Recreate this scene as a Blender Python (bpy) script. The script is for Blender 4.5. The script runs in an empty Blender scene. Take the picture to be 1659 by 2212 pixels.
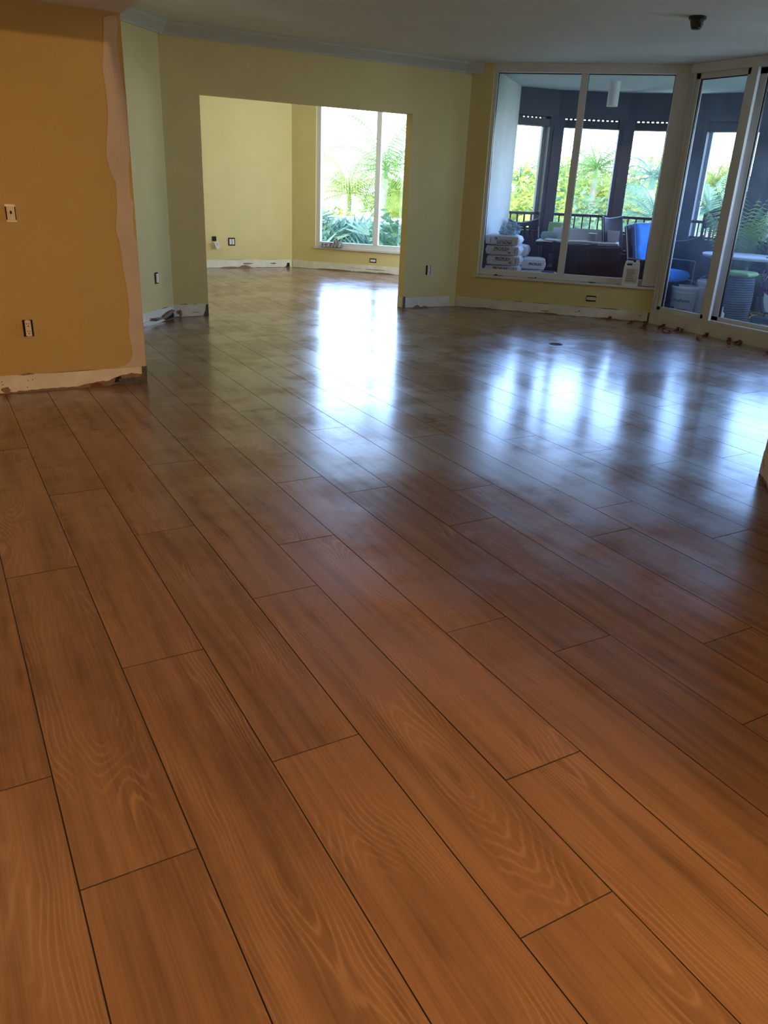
import bpy, bmesh, math, random
from mathutils import Vector, Matrix, noise
R = math.radians
sc = bpy.context.scene
COL = sc.collection

# ------------------------------------------------------------------ camera, sky, lights, exposure
HC = 1.4074
HEAD, PITCH, ROLL = R(59.7844), R(22.9089), R(2.6884)
_h = Vector((math.cos(HEAD), math.sin(HEAD), 0))
_f = _h * math.cos(PITCH) - Vector((0, 0, math.sin(PITCH)))
_r = Vector((_h.y, -_h.x, 0)); _u = _r.cross(_f)
_r2 = _r * math.cos(ROLL) + _u * math.sin(ROLL)
_u2 = -_r * math.sin(ROLL) + _u * math.cos(ROLL)
cd = bpy.data.cameras.new('camera'); cam = bpy.data.objects.new('camera', cd); COL.objects.link(cam)
cd.sensor_fit = 'HORIZONTAL'; cd.sensor_width = 36.0; cd.lens = 1687.23 / 1659 * 36.0
cd.clip_start = 0.05; cd.clip_end = 500
cam.matrix_world = Matrix(((_r2.x, _u2.x, -_f.x, 0), (_r2.y, _u2.y, -_f.y, 0), (_r2.z, _u2.z, -_f.z, HC), (0, 0, 0, 1)))
sc.camera = cam

w = bpy.data.worlds.new('sky'); sc.world = w; w.use_nodes = True
wn = w.node_tree; wn.nodes.clear()
tc = wn.nodes.new('ShaderNodeTexCoord'); sx = wn.nodes.new('ShaderNodeSeparateXYZ')
wr = wn.nodes.new('ShaderNodeValToRGB'); bg = wn.nodes.new('ShaderNodeBackground'); wo = wn.nodes.new('ShaderNodeOutputWorld')
wn.links.new(tc.outputs['Generated'], sx.inputs[0]); wn.links.new(sx.outputs['Z'], wr.inputs[0])
wn.links.new(wr.outputs[0], bg.inputs[0]); wn.links.new(bg.outputs[0], wo.inputs[0])
SKY = 16.0
for i, (p, c) in enumerate([(0.0, (.76, .90, 1.0)), (.05, (.66, .85, 1.03)), (.13, (.46, .70, 1.06)), (.34, (.32, .55, 1.08)), (.45, (.06, .12, .28)), (1.0, (.03, .06, .16))]):
    e = wr.color_ramp.elements[i] if i < 2 else wr.color_ramp.elements.new(p)
    e.position = p; e.color = (*c, 1)
bg.inputs[1].default_value = SKY

def light(name, kind, loc, energy, color, **kw):
    ld = bpy.data.lights.new(name, kind); ld.energy = energy; ld.color = color
    tgt = kw.pop('target', None)
    portal = kw.pop('portal', False)
    for k, v in kw.items(): setattr(ld, k, v)
    if portal: ld.cycles.is_portal = True
    o = bpy.data.objects.new(name, ld); COL.objects.link(o); o.location = loc
    if tgt is not None:
        o.rotation_euler = (Vector(tgt) - Vector(loc)).to_track_quat('-Z', 'Y').to_euler()
    return o
light('sun', 'SUN', (0, 0, 20), 9, (1.0, .93, .8), angle=R(.6), target=(9, 13, 2))
WARM = (1.0, .58, .25)
light('kitchen_lamp', 'POINT', (1.10, -1.7, 2.655), 345, WARM, shadow_soft_size=.03)
light('hall_warm_fill', 'AREA', (1.9, -1.2, 2.6), 22, WARM, shape='DISK', size=.5, target=(1.9, 2.5, 0))  # added warm fill for the back wall, no known lamp
light('left_floor_fill', 'SPOT', (-.6, 3.8, 2.262), 36, WARM, spot_size=R(150), spot_blend=.7, shadow_soft_size=.16, target=(-.3, 3.9, 0))  # added spot that warms the dark floor along the left wall
# two unseen fills added to brighten the far room
light('far_room_top_fill', 'AREA', (3.6, 10.6, 3.25), 14, (.95, .97, 1.0), shape='DISK', size=2.6, target=(3.9, 10.9, 0))
light('far_room_side_fill', 'AREA', (7.27, 10.10, 1.45), 62, (.86, .93, 1.0), shape='RECTANGLE', size=1.0, size_y=2.1, target=(5.0, 10.9, 1.4))
light('lanai_end_fill', 'AREA', (9.40, 3.5, 1.55), 60, (.80, .90, 1.0), shape='RECTANGLE', size=1.6, size_y=1.25, target=(3.5, 6.3, 1.2))  # added fill in place of daylight, brightens the nook wall
# daylight portals in the window openings
light('portal_far', 'AREA', (7.05, 11.6, 1.8), 1, (1, 1, 1), shape='RECTANGLE', size=2.4, size_y=2.9, portal=True, target=(6.05, 10.6, 1.8))
light('portal_window', 'AREA', (6.75, 7.68, 1.55), 1, (1, 1, 1), shape='RECTANGLE', size=2.0, size_y=2.2, portal=True, target=(5.75, 6.68, 1.55))
light('portal_door', 'AREA', (7.55, 4.9, 1.4), 1, (1, 1, 1), shape='RECTANGLE', size=3.6, size_y=2.5, portal=True, target=(6.5, 4.9, 1.4))
light('portal_lanai', 'AREA', (8.75, 8.9, 1.6), 1, (1, 1, 1), shape='RECTANGLE', size=3.0, size_y=1.3, portal=True, target=(7.75, 7.9, 1.6))
light('portal_lanai_side', 'AREA', (9.62, 5.5, 1.6), 1, (1, 1, 1), shape='RECTANGLE', size=5.0, size_y=1.3, portal=True, target=(8.6, 5.5, 1.6))

sc.view_settings.view_transform = 'Standard'; sc.view_settings.look = 'None'
sc.view_settings.exposure = 0.0; sc.view_settings.gamma = 1.0; sc.view_settings.use_curve_mapping = False
sc.render.engine = 'CYCLES'
cy = sc.cycles
cy.use_denoising = True; cy.max_bounces = 10; cy.diffuse_bounces = 5; cy.glossy_bounces = 5; cy.transparent_max_bounces = 24
cy.sample_clamp_indirect = 12; cy.caustics_reflective = False; cy.caustics_refractive = False

# ------------------------------------------------------------------ helpers
def link(o, parent=None):
    COL.objects.link(o)
    if parent is not None: o.parent = parent
    return o
def setp(o, label=None, cat=None, group=None, kind=None):
    if label: o['label'] = label
    if cat: o['category'] = cat
    if group: o['group'] = group
    if kind: o['kind'] = kind
    return o
def thing(name, label, cat, loc=(0, 0, 0), rotz=0.0, group=None, kind=None):
    o = bpy.data.objects.new(name, None); o.location = loc; o.rotation_euler = (0, 0, rotz)
    o.empty_display_size = .1
    link(o); return setp(o, label, cat, group, kind)
def copy_tree(o, parent=None):
    c = o.copy(); COL.objects.link(c); c.parent = parent
    for ch in list(o.children): copy_tree(ch, c)
    return c

class MB:
    def __init__(s): s.b = bmesh.new()
    def _add(s, vs, fs, M=None):
        bv = [s.b.verts.new(M @ Vector(v) if M else v) for v in vs]
        for f in fs:
            try: s.b.faces.new([bv[i] for i in f])
            except ValueError: pass
        return s
    def box(s, c, d, rz=0, M=None, bev=0):
        x, y, z = d[0] / 2, d[1] / 2, d[2] / 2
        T = Matrix.Translation(c) @ Matrix.Rotation(rz, 4, 'Z')
        if M is not None: T = T @ M
        if bev > 0:
            t = bmesh.new(); bmesh.ops.create_cube(t, size=1)
            for v in t.verts: v.co = Vector((v.co.x * d[0], v.co.y * d[1], v.co.z * d[2]))
            bmesh.ops.bevel(t, geom=list(t.edges), offset=bev, segments=2, profile=.7, affect='EDGES')
            vs = [v.co.copy() for v in t.verts]; t.verts.index_update()
            fs = [[v.index for v in f.verts] for f in t.faces]; t.free()
            return s._add(vs, fs, T)
        vs = [(a * x, b * y, c2 * z) for a in (-1, 1) for b in (-1, 1) for c2 in (-1, 1)]
        fs = [(0, 1, 3, 2), (4, 6, 7, 5), (0, 4, 5, 1), (2, 3, 7, 6), (0, 2, 6, 4), (1, 5, 7, 3)]
        return s._add(vs, fs, T)
    def box2(s, a, b): return s.box([(a[i] + b[i]) / 2 for i in range(3)], [abs(b[i] - a[i]) for i in range(3)])
    def prism(s, poly, z0, z1):
        n = len(poly)
        vs = [(x, y, z0) for x, y in poly] + [(x, y, z1) for x, y in poly]
        fs = [tuple(reversed(range(n))), tuple(range(n, 2 * n))] + [(i, (i + 1) % n, n + (i + 1) % n, n + i) for i in range(n)]
        return s._add(vs, fs)
    def tube(s, pts, r, seg=8, closed=False):
        pts = [Vector(p) for p in pts]; n = len(pts); rings = []
        prev = None
        for i, p in enumerate(pts):
            if closed: t = pts[(i + 1) % n] - pts[i - 1]
            else: t = pts[min(i + 1, n - 1)] - pts[max(i - 1, 0)]
            t.normalize()
            if prev is None:
                a = Vector((0, 0, 1)) if abs(t.z) < .9 else Vector((1, 0, 0))
                u = t.cross(a).normalized()
            else: u = (prev - t * prev.dot(t)).normalized()
            prev = u; v = t.cross(u)
            rr = r[i] if isinstance(r, (list, tuple)) else r
            rings.append([s.b.verts.new(p + (u * math.cos(k * 2 * math.pi / seg) + v * math.sin(k * 2 * math.pi / seg)) * rr) for k in range(seg)])
        m = n if closed else n - 1
        for i in range(m):
            A, B = rings[i], rings[(i + 1) % n]
            for k in range(seg): s.b.faces.new((A[k], A[(k + 1) % seg], B[(k + 1) % seg], B[k]))
        if not closed:
            s.b.faces.new(list(reversed(rings[0]))); s.b.faces.new(rings[-1])
        return s
    def lathe(s, prof, c=(0, 0, 0), seg=28, cap=True):
        rings = [[s.b.verts.new((c[0] + r * math.cos(2 * math.pi * k / seg), c[1] + r * math.sin(2 * math.pi * k / seg), c[2] + z)) for k in range(seg)] for r, z in prof]
        for A, B in zip(rings, rings[1:]):
            for k in range(seg): s.b.faces.new((A[k], A[(k + 1) % seg], B[(k + 1) % seg], B[k]))
        if cap:
            s.b.faces.new(list(reversed(rings[0]))); s.b.faces.new(rings[-1])
        return s
    def quad(s, a, b, c, d): return s._add([a, b, c, d], [(0, 1, 2, 3)])
    def sheet(s, fn, nu, nv, t=0):
        g = [[s.b.verts.new(fn(i / nu, j / nv)) for j in range(nv + 1)] for i in range(nu + 1)]
        for i in range(nu):
            for j in range(nv): s.b.faces.new((g[i][j], g[i + 1][j], g[i + 1][j + 1], g[i][j + 1]))
        return s
    def build(s, name, m, parent=None, smooth=False, mods=(), fix=True):
        if fix: bmesh.ops.recalc_face_normals(s.b, faces=list(s.b.faces))
        me = bpy.data.meshes.new(name); s.b.to_mesh(me); s.b.free()
        if smooth:
            for p in me.polygons: p.use_smooth = True
        me.materials.append(m)
        o = bpy.data.objects.new(name, me); link(o, parent)
        for k, kw in mods:
            md = o.modifiers.new(k, k)
            for a, b in kw.items(): setattr(md, a, b)
        return o
def struct(name, mb, m, parent=None, **kw):
    o = mb.build(name, m, parent, **kw)
    if parent is None: o['kind'] = 'structure'
    return o

# ------------------------------------------------------------------ materials
def nt(name):
    m = bpy.data.materials.new(name); m.use_nodes = True
    return m, m.node_tree, m.node_tree.nodes['Principled BSDF']
def mat(name, col, rough=.6, metal=0., bump=0., bscale=60., var=0., vscale=4., spec=.5, trans=0., coat=0.):
    m, t, b = nt(name); N = t.nodes; L = t.links
    b.inputs['Base Color'].default_value = (*col, 1); b.inputs['Roughness'].default_value = rough
    b.inputs['Metallic'].default_value = metal; b.inputs['Specular IOR Level'].default_value = spec
    b.inputs['Coat Weight'].default_value = coat
    tcn = N.new('ShaderNodeTexCoord')
    nz = N.new('ShaderNodeTexNoise'); nz.inputs['Scale'].default_value = vscale; nz.inputs['Detail'].default_value = 3
    L.new(tcn.outputs['Object'], nz.inputs['Vector'])
    mx = N.new('ShaderNodeMixRGB'); mx.blend_type = 'MULTIPLY'
    mr = N.new('ShaderNodeMapRange'); mr.inputs[1].default_value = .3; mr.inputs[2].default_value = .7
    mr.inputs[3].default_value = 1 - max(var, .03); mr.inputs[4].default_value = 1 + max(var, .03) * .6
    L.new(nz.outputs[0], mr.inputs[0]); mx.inputs[0].default_value = 1; mx.inputs[1].default_value = (*col, 1)
    L.new(mr.outputs[0], mx.inputs[2]); L.new(mx.outputs[0], b.inputs['Base Color'])
    if bump:
        n2 = N.new('ShaderNodeTexNoise'); n2.inputs['Scale'].default_value = bscale; n2.inputs['Detail'].default_value = 2
        L.new(tcn.outputs['Object'], n2.inputs['Vector'])
        bp = N.new('ShaderNodeBump'); bp.inputs['Strength'].default_value = bump; bp.inputs['Distance'].default_value = .004
        L.new(n2.outputs[0], bp.inputs['Height']); L.new(bp.outputs[0], b.inputs['Normal'])
    return m
def leafmat(name, c1, c2, scale=1.2):
    m, t, b = nt(name); N = t.nodes; L = t.links
    tcn = N.new('ShaderNodeTexCoord'); nz = N.new('ShaderNodeTexNoise'); nz.inputs['Scale'].default_value = scale; nz.inputs['Detail'].default_value = 4
    L.new(tcn.outputs['Object'], nz.inputs['Vector'])
    cr = N.new('ShaderNodeValToRGB'); cr.color_ramp.elements[0].position = .35; cr.color_ramp.elements[1].position = .65
    cr.color_ramp.elements[0].color = (*c1, 1); cr.color_ramp.elements[1].color = (*c2, 1)
    L.new(nz.outputs[0], cr.inputs[0]); L.new(cr.outputs[0], b.inputs['Base Color'])
    b.inputs['Roughness'].default_value = .6; b.inputs['Specular IOR Level'].default_value = .2
    tr = N.new('ShaderNodeBsdfTranslucent'); L.new(cr.outputs[0], tr.inputs[0])
    ms = N.new('ShaderNodeMixShader'); ms.inputs[0].default_value = .35
    L.new(b.outputs[0], ms.inputs[1]); L.new(tr.outputs[0], ms.inputs[2]); L.new(ms.outputs[0], N['Material Output'].inputs[0])
    return m
def glassmat(name, tint, haze=0.0, hazecol=(.6, .7, .9)):
    m = bpy.data.materials.new(name); m.use_nodes = True; t = m.node_tree; N = t.nodes; L = t.links
    N.remove(N['Principled BSDF']); out = N['Material Output']
    tr = N.new('ShaderNodeBsdfTransparent'); tr.inputs[0].default_value = (*tint, 1)
    gl = N.new('ShaderNodeBsdfGlossy'); gl.inputs['Roughness'].default_value = .01
    lw = N.new('ShaderNodeLayerWeight'); pw = N.new('ShaderNodeMath'); pw.operation = 'POWER'; pw.inputs[1].default_value = 5
    L.new(lw.outputs['Facing'], pw.inputs[0]); fr = N.new('ShaderNodeMapRange'); fr.inputs[3].default_value = .014; fr.inputs[4].default_value = .9; L.new(pw.outputs[0], fr.inputs[0])
    ms = N.new('ShaderNodeMixShader'); L.new(fr.outputs[0], ms.inputs[0]); L.new(tr.outputs[0], ms.inputs[1]); L.new(gl.outputs[0], ms.inputs[2])
    last = ms
    if haze:
        df = N.new('ShaderNodeBsdfDiffuse'); df.inputs[0].default_value = (*hazecol, 1)
        tl = N.new('ShaderNodeBsdfTranslucent'); tl.inputs[0].default_value = (*hazecol, 1)
        ad = N.new('ShaderNodeMixShader'); ad.inputs[0].default_value = .6; L.new(df.outputs[0], ad.inputs[1]); L.new(tl.outputs[0], ad.inputs[2])
        tcn = N.new('ShaderNodeTexCoord'); nz = N.new('ShaderNodeTexNoise'); nz.inputs['Scale'].default_value = 3.0; nz.inputs['Detail'].default_value = 6
        L.new(tcn.outputs['Object'], nz.inputs['Vector'])
        mr = N.new('ShaderNodeMapRange'); mr.inputs[1].default_value = .3; mr.inputs[2].default_value = .8; mr.inputs[3].default_value = haze * .5; mr.inputs[4].default_value = haze * 1.8
        L.new(nz.outputs[0], mr.inputs[0])
        m2 = N.new('ShaderNodeMixShader'); L.new(mr.outputs[0], m2.inputs[0]); L.new(ms.outputs[0], m2.inputs[1]); L.new(ad.outputs[0], m2.inputs[2]); last = m2
    L.new(last.outputs[0], out.inputs[0])
    return m

def woodmat():
    m, t, b = nt('oak_plank_tile'); N = t.nodes; L = t.links
    def n(k, **kw):
        x = N.new(k)
        for a, v in kw.items(): setattr(x, a, v)
        return x
    def math_(op, a, bb=None):
        x = n('ShaderNodeMath', operation=op)
        for i, v in enumerate((a, bb)):
            if v is None: continue
            if isinstance(v, (int, float)): x.inputs[i].default_value = v
            else: L.new(v, x.inputs[i])
        return x.outputs[0]
    def noise_(vec, scale, detail=3, rough=.5, dim='3D'):
        x = n('ShaderNodeTexNoise'); x.inputs['Scale'].default_value = scale; x.inputs['Detail'].default_value = detail; x.inputs['Roughness'].default_value = rough
        L.new(vec, x.inputs['Vector']); return x
    geo = n('ShaderNodeTexCoord')
    at = n('ShaderNodeAttribute', attribute_name='plank'); atv = at.outputs['Vector']   # random triple per plank
    ctr = n('ShaderNodeAttribute', attribute_name='plankuv')                         # x across, y along from the plank centre
    s = n('ShaderNodeSeparateXYZ'); L.new(ctr.outputs['Vector'], s.inputs[0])
    rr = n('ShaderNodeSeparateXYZ'); L.new(atv, rr.inputs[0])
    X, Y = s.outputs[0], s.outputs[1]; r1, r2, r3 = rr.outputs
    # a board sawn out of a tapering, knotty log: rings around an axis lying just under the face
    def comb(x, y, z):
        c = n('ShaderNodeCombineXYZ')
        for i, v in enumerate((x, y, z)):
            if isinstance(v, (int, float)): c.inputs[i].default_value = v
            else: L.new(v, c.inputs[i])
        return c.outputs[0]
    off = math_('MULTIPLY', r1, 60.0)
    low = comb(math_('MULTIPLY', X, 3.0), math_('ADD', math_('MULTIPLY', Y, .8), off), math_('MULTIPLY', r2, 31.0))
    n1 = noise_(low, 1.0, 2, .5); n2 = noise_(low, 2.6, 2, .5)
    cx = math_('MULTIPLY', math_('SUBTRACT', r2, .5), .22)
    dx = math_('ADD', math_('SUBTRACT', X, cx), math_('MULTIPLY', math_('SUBTRACT', n2.outputs[0], .5), .07))
    dep = math_('ADD', math_('MULTIPLY', math_('SUBTRACT', n1.outputs[0], .5), .42), math_('MULTIPLY', Y, .05))
    rad = math_('SQRT', math_('ADD', math_('MULTIPLY', dx, dx), math_('MULTIPLY', dep, dep)))
    fine = comb(math_('MULTIPLY', X, 150.0), math_('ADD', math_('MULTIPLY', Y, 2.2), off), r3)
    nf = noise_(fine, 1.0, 4, .6)
    mid = comb(math_('MULTIPLY', X, 16.0), math_('ADD', math_('MULTIPLY', Y, 1.0), off), r3)
    nm = noise_(mid, 1.0, 3, .55)
    ring = math_('SINE', math_('ADD', math_('MULTIPLY', rad, 560.0), math_('MULTIPLY', nf.outputs[0], 3.0)))
    ring = math_('POWER', math_('ADD', math_('MULTIPLY', ring, .5), .5), 5.0)
    # rings fade in and out
    msk = noise_(comb(math_('MULTIPLY', X, 6.0), math_('ADD', math_('MULTIPLY', Y, 2.0), off), r1), 1.0, 2)
    mk = n('ShaderNodeMapRange'); L.new(msk.outputs[0], mk.inputs[0]); mk.inputs[1].default_value = .47; mk.inputs[2].default_value = .64
    ringm = math_('MULTIPLY', ring, mk.outputs[0])
    base = n('ShaderNodeValToRGB'); e = base.color_ramp.elements
    e[0].position = .22; e[0].color = (.115, .066, .040, 1); e[1].position = .75; e[1].color = (.295, .176, .105, 1)
    x = base.color_ramp.elements.new(.5); x.color = (.225, .131, .077, 1)
    tone = math_('ADD', math_('ADD', math_('MULTIPLY', nm.outputs[0], .80), math_('MULTIPLY', nf.outputs[0], .42)), math_('MULTIPLY', math_('SUBTRACT', r3, .5), .10))
    tone = math_('ADD', tone, -.115)
    L.new(tone, base.inputs[0])
    mx = n('ShaderNodeMixRGB'); L.new(math_('MULTIPLY', ringm, .36), mx.inputs[0]); L.new(base.outputs[0], mx.inputs[1]); mx.inputs[2].default_value = (.46, .30, .19, 1)
    # knots: dark cores where the log axis meets the face
    kn = n('ShaderNodeMapRange'); L.new(rad, kn.inputs[0]); kn.inputs[1].default_value = .003; kn.inputs[2].default_value = .022; kn.inputs[3].default_value = .45; kn.inputs[4].default_value = 0.0
    mx2 = n('ShaderNodeMixRGB'); L.new(kn.outputs[0], mx2.inputs[0]); L.new(mx.outputs[0], mx2.inputs[1]); mx2.inputs[2].default_value = (.09, .05, .03, 1)
    L.new(mx2.outputs[0], b.inputs['Base Color'])
    # sheen: uneven film left from wiping the tiles
    w1 = noise_(geo.outputs['Object'], 1.3, 6, .65); w2 = noise_(comb(math_('MULTIPLY', X, 14.0), math_('ADD', math_('MULTIPLY', Y, 3.0), off), 0.0), 1.0, 5, .7)
    rg = math_('ADD', math_('MULTIPLY', w1.outputs[0], .10), math_('MULTIPLY', w2.outputs[0], .05))
    rg = math_('ADD', rg, .095)
    film = n('ShaderNodeMapRange'); L.new(w1.outputs[0], film.inputs[0]); film.inputs[1].default_value = .45; film.inputs[2].default_value = .55; film.inputs[3].default_value = .35; film.inputs[4].default_value = 1.0
    L.new(film.outputs[0], b.inputs['Coat Weight']); b.inputs['Coat Roughness'].default_value = .31; b.inputs['Coat IOR'].default_value = 1.36
    L.new(rg, b.inputs['Roughness'])
    b.inputs['IOR'].default_value = 1.25
    h = math_('ADD', math_('MULTIPLY', nf.outputs[0], .25), math_('MULTIPLY', ringm, -.12))
    wav = noise_(comb(math_('MULTIPLY', X, 9.0), math_('ADD', math_('MULTIPLY', Y, 1.5), off), 3.0), 1.0, 2)
    bp = n('ShaderNodeBump'); bp.inputs['Strength'].default_value = .30; bp.inputs['Distance'].default_value = .0012; L.new(h, bp.inputs['Height'])
    bp2 = n('ShaderNodeBump'); bp2.inputs['Strength'].default_value = .16; bp2.inputs['Distance'].default_value = .004; L.new(wav.outputs[0], bp2.inputs['Height'])
    L.new(bp2.outputs[0], bp.inputs['Normal']); L.new(bp.outputs[0], b.inputs['Normal'])
    return m

M = {}
M['wood'] = woodmat()
M['grout'] = mat('dark_joint', (.05, .035, .025), .9)
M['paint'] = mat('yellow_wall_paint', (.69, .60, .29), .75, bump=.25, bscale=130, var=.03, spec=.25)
M['paintl'] = mat('warm_lit_wall_paint', (.54, .41, .17), .75, bump=.25, bscale=130, var=.03, spec=.2)  # same yellow paint, with the warm lamplight put into a deeper colour
M['ceil'] = mat('white_ceiling_paint', (.80, .79, .77), .85, bump=.3, bscale=90, var=.03)
M['white'] = mat('white_window_frame', (.64, .64, .64), .45)
M['crown'] = mat('crown_paint', (.50, .50, .43), .5)
M['scar'] = mat('bare_drywall', (.78, .76, .68), .85, bump=.5, bscale=40, var=.12, vscale=7)
M['compound'] = mat('joint_compound', (.58, .52, .44), .85, bump=.3, bscale=30, var=.06)
M['brownpaper'] = mat('torn_drywall_paper', (.27, .19, .13), .9, bump=.5, var=.25, vscale=25)
M['dark'] = mat('dark_gap', (.012, .010, .010), .9)
M['greymetal'] = mat('grey_corner_bead', (.10, .105, .11), .6, metal=.3, var=.3, vscale=30)
M['curb'] = mat('curb_filler', (.68, .67, .65), .8, bump=.4, bscale=35, var=.10, vscale=6)
M['glass'] = glassmat('window_glass', (.95, .96, .97))
M['glassd'] = glassmat('dusty_window_glass', (.92, .94, .96), .012, (.45, .6, .95))
M['glassdoor'] = glassmat('dusty_door_glass', (.86, .90, .94), .035, (.5, .62, .9))
M['stucco'] = mat('pale_stucco', (.68, .71, .70), .9, bump=1.0, bscale=70, var=.06)
M['lanaiceil'] = mat('lanai_ceiling_paint', (.66, .69, .72), .9, bump=.4, bscale=80)
M['lanaidark'] = mat('dark_slate_paint', (.055, .065, .090), .65, var=.15, vscale=9, bump=.2)
M['shutter'] = mat('dark_shutter_metal', (.030, .036, .052), .5)
M['rail'] = mat('dark_rail_metal', (.045, .042, .042), .5)
M['pillarlight'] = mat('sunlit_column_stucco', (.50, .52, .56), .85)  # sunlight on the column sides put into a paler colour
M['lanaifloor'] = mat('lanai_floor_tile', (.22, .23, .26), .5, var=.15)
M['plasticw'] = mat('white_plastic', (.72, .72, .70), .4)
M['ivory'] = mat('ivory_outlet_plastic', (.72, .68, .58), .4)
M['black'] = mat('black_plastic', (.012, .012, .014), .35)
M['bag'] = mat('white_paper_sack', (.80, .82, .86), .75, bump=.6, bscale=18, var=.06, vscale=10)
M['ink'] = mat('dark_blue_ink', (.03, .035, .075), .7)
M['inkp'] = mat('purple_ink', (.10, .09, .30), .7)
M['film'] = mat('pale_blue_plastic_film', (.42, .62, .74), .3, bump=.8, bscale=25, var=.25, vscale=14)
M['wicker'] = mat('dark_wicker', (.006, .012, .024), .7, spec=.2, bump=.8, bscale=120, var=.3, vscale=40)
M['piping'] = mat('grey_piping', (.32, .36, .42), .6)
M['blue'] = mat('bright_blue_cushion', (.03, .27, .95), .8, bump=.5, bscale=14, var=.15, vscale=6)
M['green'] = mat('sage_green_cushion', (.30, .52, .22), .85, bump=.4, bscale=14, var=.1)
M['teal'] = mat('pale_teal_cloth', (.25, .42, .42), .8, bump=.5, bscale=20)
M['tablecloth'] = mat('pale_paper_sheet', (.80, .82, .84), .7, bump=.4, bscale=12, var=.08)
M['corr'] = mat('white_corrugated_plastic', (.78, .82, .92), .6)
M['greytin'] = mat('grey_tin', (.30, .31, .31), .5, metal=.3, var=.2, vscale=20)
M['pinkjug'] = mat('pink_plastic', (.50, .30, .30), .35)
M['redplastic'] = mat('red_plastic', (.20, .04, .028), .45)
M['drum'] = mat('grey_woven_resin', (.08, .11, .13), .6, bump=1.0, bscale=60, var=.3, vscale=12)
M['hose'] = mat('olive_rubber_hose', (.24, .20, .08), .5)
M['tealbox'] = mat('teal_tool_plastic', (.03, .10, .14), .45)
M['towel'] = mat('grey_towel', (.22, .21, .23), .95, bump=.8, bscale=80)
M['towelstripe'] = mat('pale_towel_stripe', (.55, .54, .55), .95)
M['chrome'] = mat('steel', (.35, .36, .38), .35, metal=.9)
M['label'] = mat('grey_label_print', (.18, .18, .18), .6)
M['labelw'] = mat('cream_label_paper', (.62, .58, .50), .6)
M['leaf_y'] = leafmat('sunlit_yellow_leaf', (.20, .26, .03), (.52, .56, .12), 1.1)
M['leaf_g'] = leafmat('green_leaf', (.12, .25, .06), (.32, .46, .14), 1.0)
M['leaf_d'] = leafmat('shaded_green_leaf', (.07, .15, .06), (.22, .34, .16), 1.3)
M['leaf_t'] = leafmat('blue_green_palm_leaf', (.10, .22, .15), (.28, .42, .30), 1.5)
M['leaf_p'] = leafmat('potted_palm_leaf', (.10, .22, .06), (.36, .48, .14), 3)
M['trunk'] = mat('palm_trunk', (.32, .27, .18), .9, bump=.8, bscale=20, var=.25)
M['housewall'] = mat('pale_house_wall', (.85, .83, .78), .8)
M['roof'] = mat('pale_roof_tile', (.82, .76, .70), .8, bump=1, bscale=10, var=.1)
M['ground'] = mat('lawn', (.16, .24, .07), .95, var=.3, vscale=.4)
M['hedge_o'] = leafmat('orange_croton_leaf', (0.342, 0.190, 0.061), (0.456, 0.380, 0.114), 2)
M['pot'] = mat('dark_planter', (.05, .05, .06), .5)

# ------------------------------------------------------------------ floor
S_ = .2540 * 1.005; OFF = .310974; LEN = 6.045
ROWOFF = {-1: .72, 0: 5.25, 1: 2.27, 2: 6.00, 3: 3.21, 4: 4.71, 5: 1.28, 6: .28, 7: 4.22, 8: 5.61, 9: 2.83, 10: 3.78, 11: 1.89, 12: .38, 13: 5.20, 14: 1.73, 15: 4.92, 16: .82, 17: 2.76, 18: 1.47}
rnd = random.Random(5)
def floor_planks():
    bm = bmesh.new()
    lr = bm.faces.layers.float_vector.new('plank')
    gap = .0009; ch = .0008
    luv = bm.loops.layers.float_vector.new('plankuv') if hasattr(bm.loops.layers, 'float_vector') else None
    for i in range(-8, 34):
        x0 = (OFF + i) * S_; x1 = x0 + S_
        o = ROWOFF.get(i, rnd.uniform(0, LEN))
        k = -4
        while True:
            y0 = (o + k * LEN) * S_; y1 = y0 + LEN * S_; k += 1
            if y0 > 14.2: break
            if y1 < -3.4: continue
            seed = (rnd.random(), rnd.random(), rnd.random())
            tx, ty = rnd.gauss(0, .0011), rnd.gauss(0, .00045)
            xm, ym = (x0 + x1) / 2, (y0 + y1) / 2
            def z(x, y, d): return d + (x - xm) * tx + (y - ym) * ty - .0004
            xs = (x0 + gap, x1 - gap); ys = (y0 + gap, y1 - gap)
            out = [(xs[0], ys[0]), (xs[1], ys[0]), (xs[1], ys[1]), (xs[0], ys[1])]
            inn = [(xs[0] + ch, ys[0] + ch), (xs[1] - ch, ys[0] + ch), (xs[1] - ch, ys[1] - ch), (xs[0] + ch, ys[1] - ch)]
            vi = [bm.verts.new((x, y, z(x, y, 0))) for x, y in inn]
            vo = [bm.verts.new((x, y, z(x, y, -.0012))) for x, y in out]
            vb = [bm.verts.new((x, y, -.006)) for x, y in out]
            fs = [bm.faces.new(vi)]
            for a in range(4):
                c = (a + 1) % 4
                fs.append(bm.faces.new((vo[a], vo[c], vi[c], vi[a])))
                fs.append(bm.faces.new((vb[a], vb[c], vo[c], vo[a])))
            for f_ in fs[1:]: f_.material_index = 1
            for f_ in fs:
                f_[lr] = seed
                for l in f_.loops:
                    if luv is not None: l[luv] = (l.vert.co.x - xm, l.vert.co.y - ym, 0)
    me = bpy.data.meshes.new('floor'); bm.to_mesh(me); bm.free(); me.materials.append(M['wood']); me.materials.append(M['grout'])
    o = bpy.data.objects.new('floor', me); link(o); o['kind'] = 'structure'
    return o
floor = floor_planks()
struct('floor_bed', MB().box2((-2.2, -3.4, -.25), (7.45, 14.2, -.004)), M['grout'])

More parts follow.
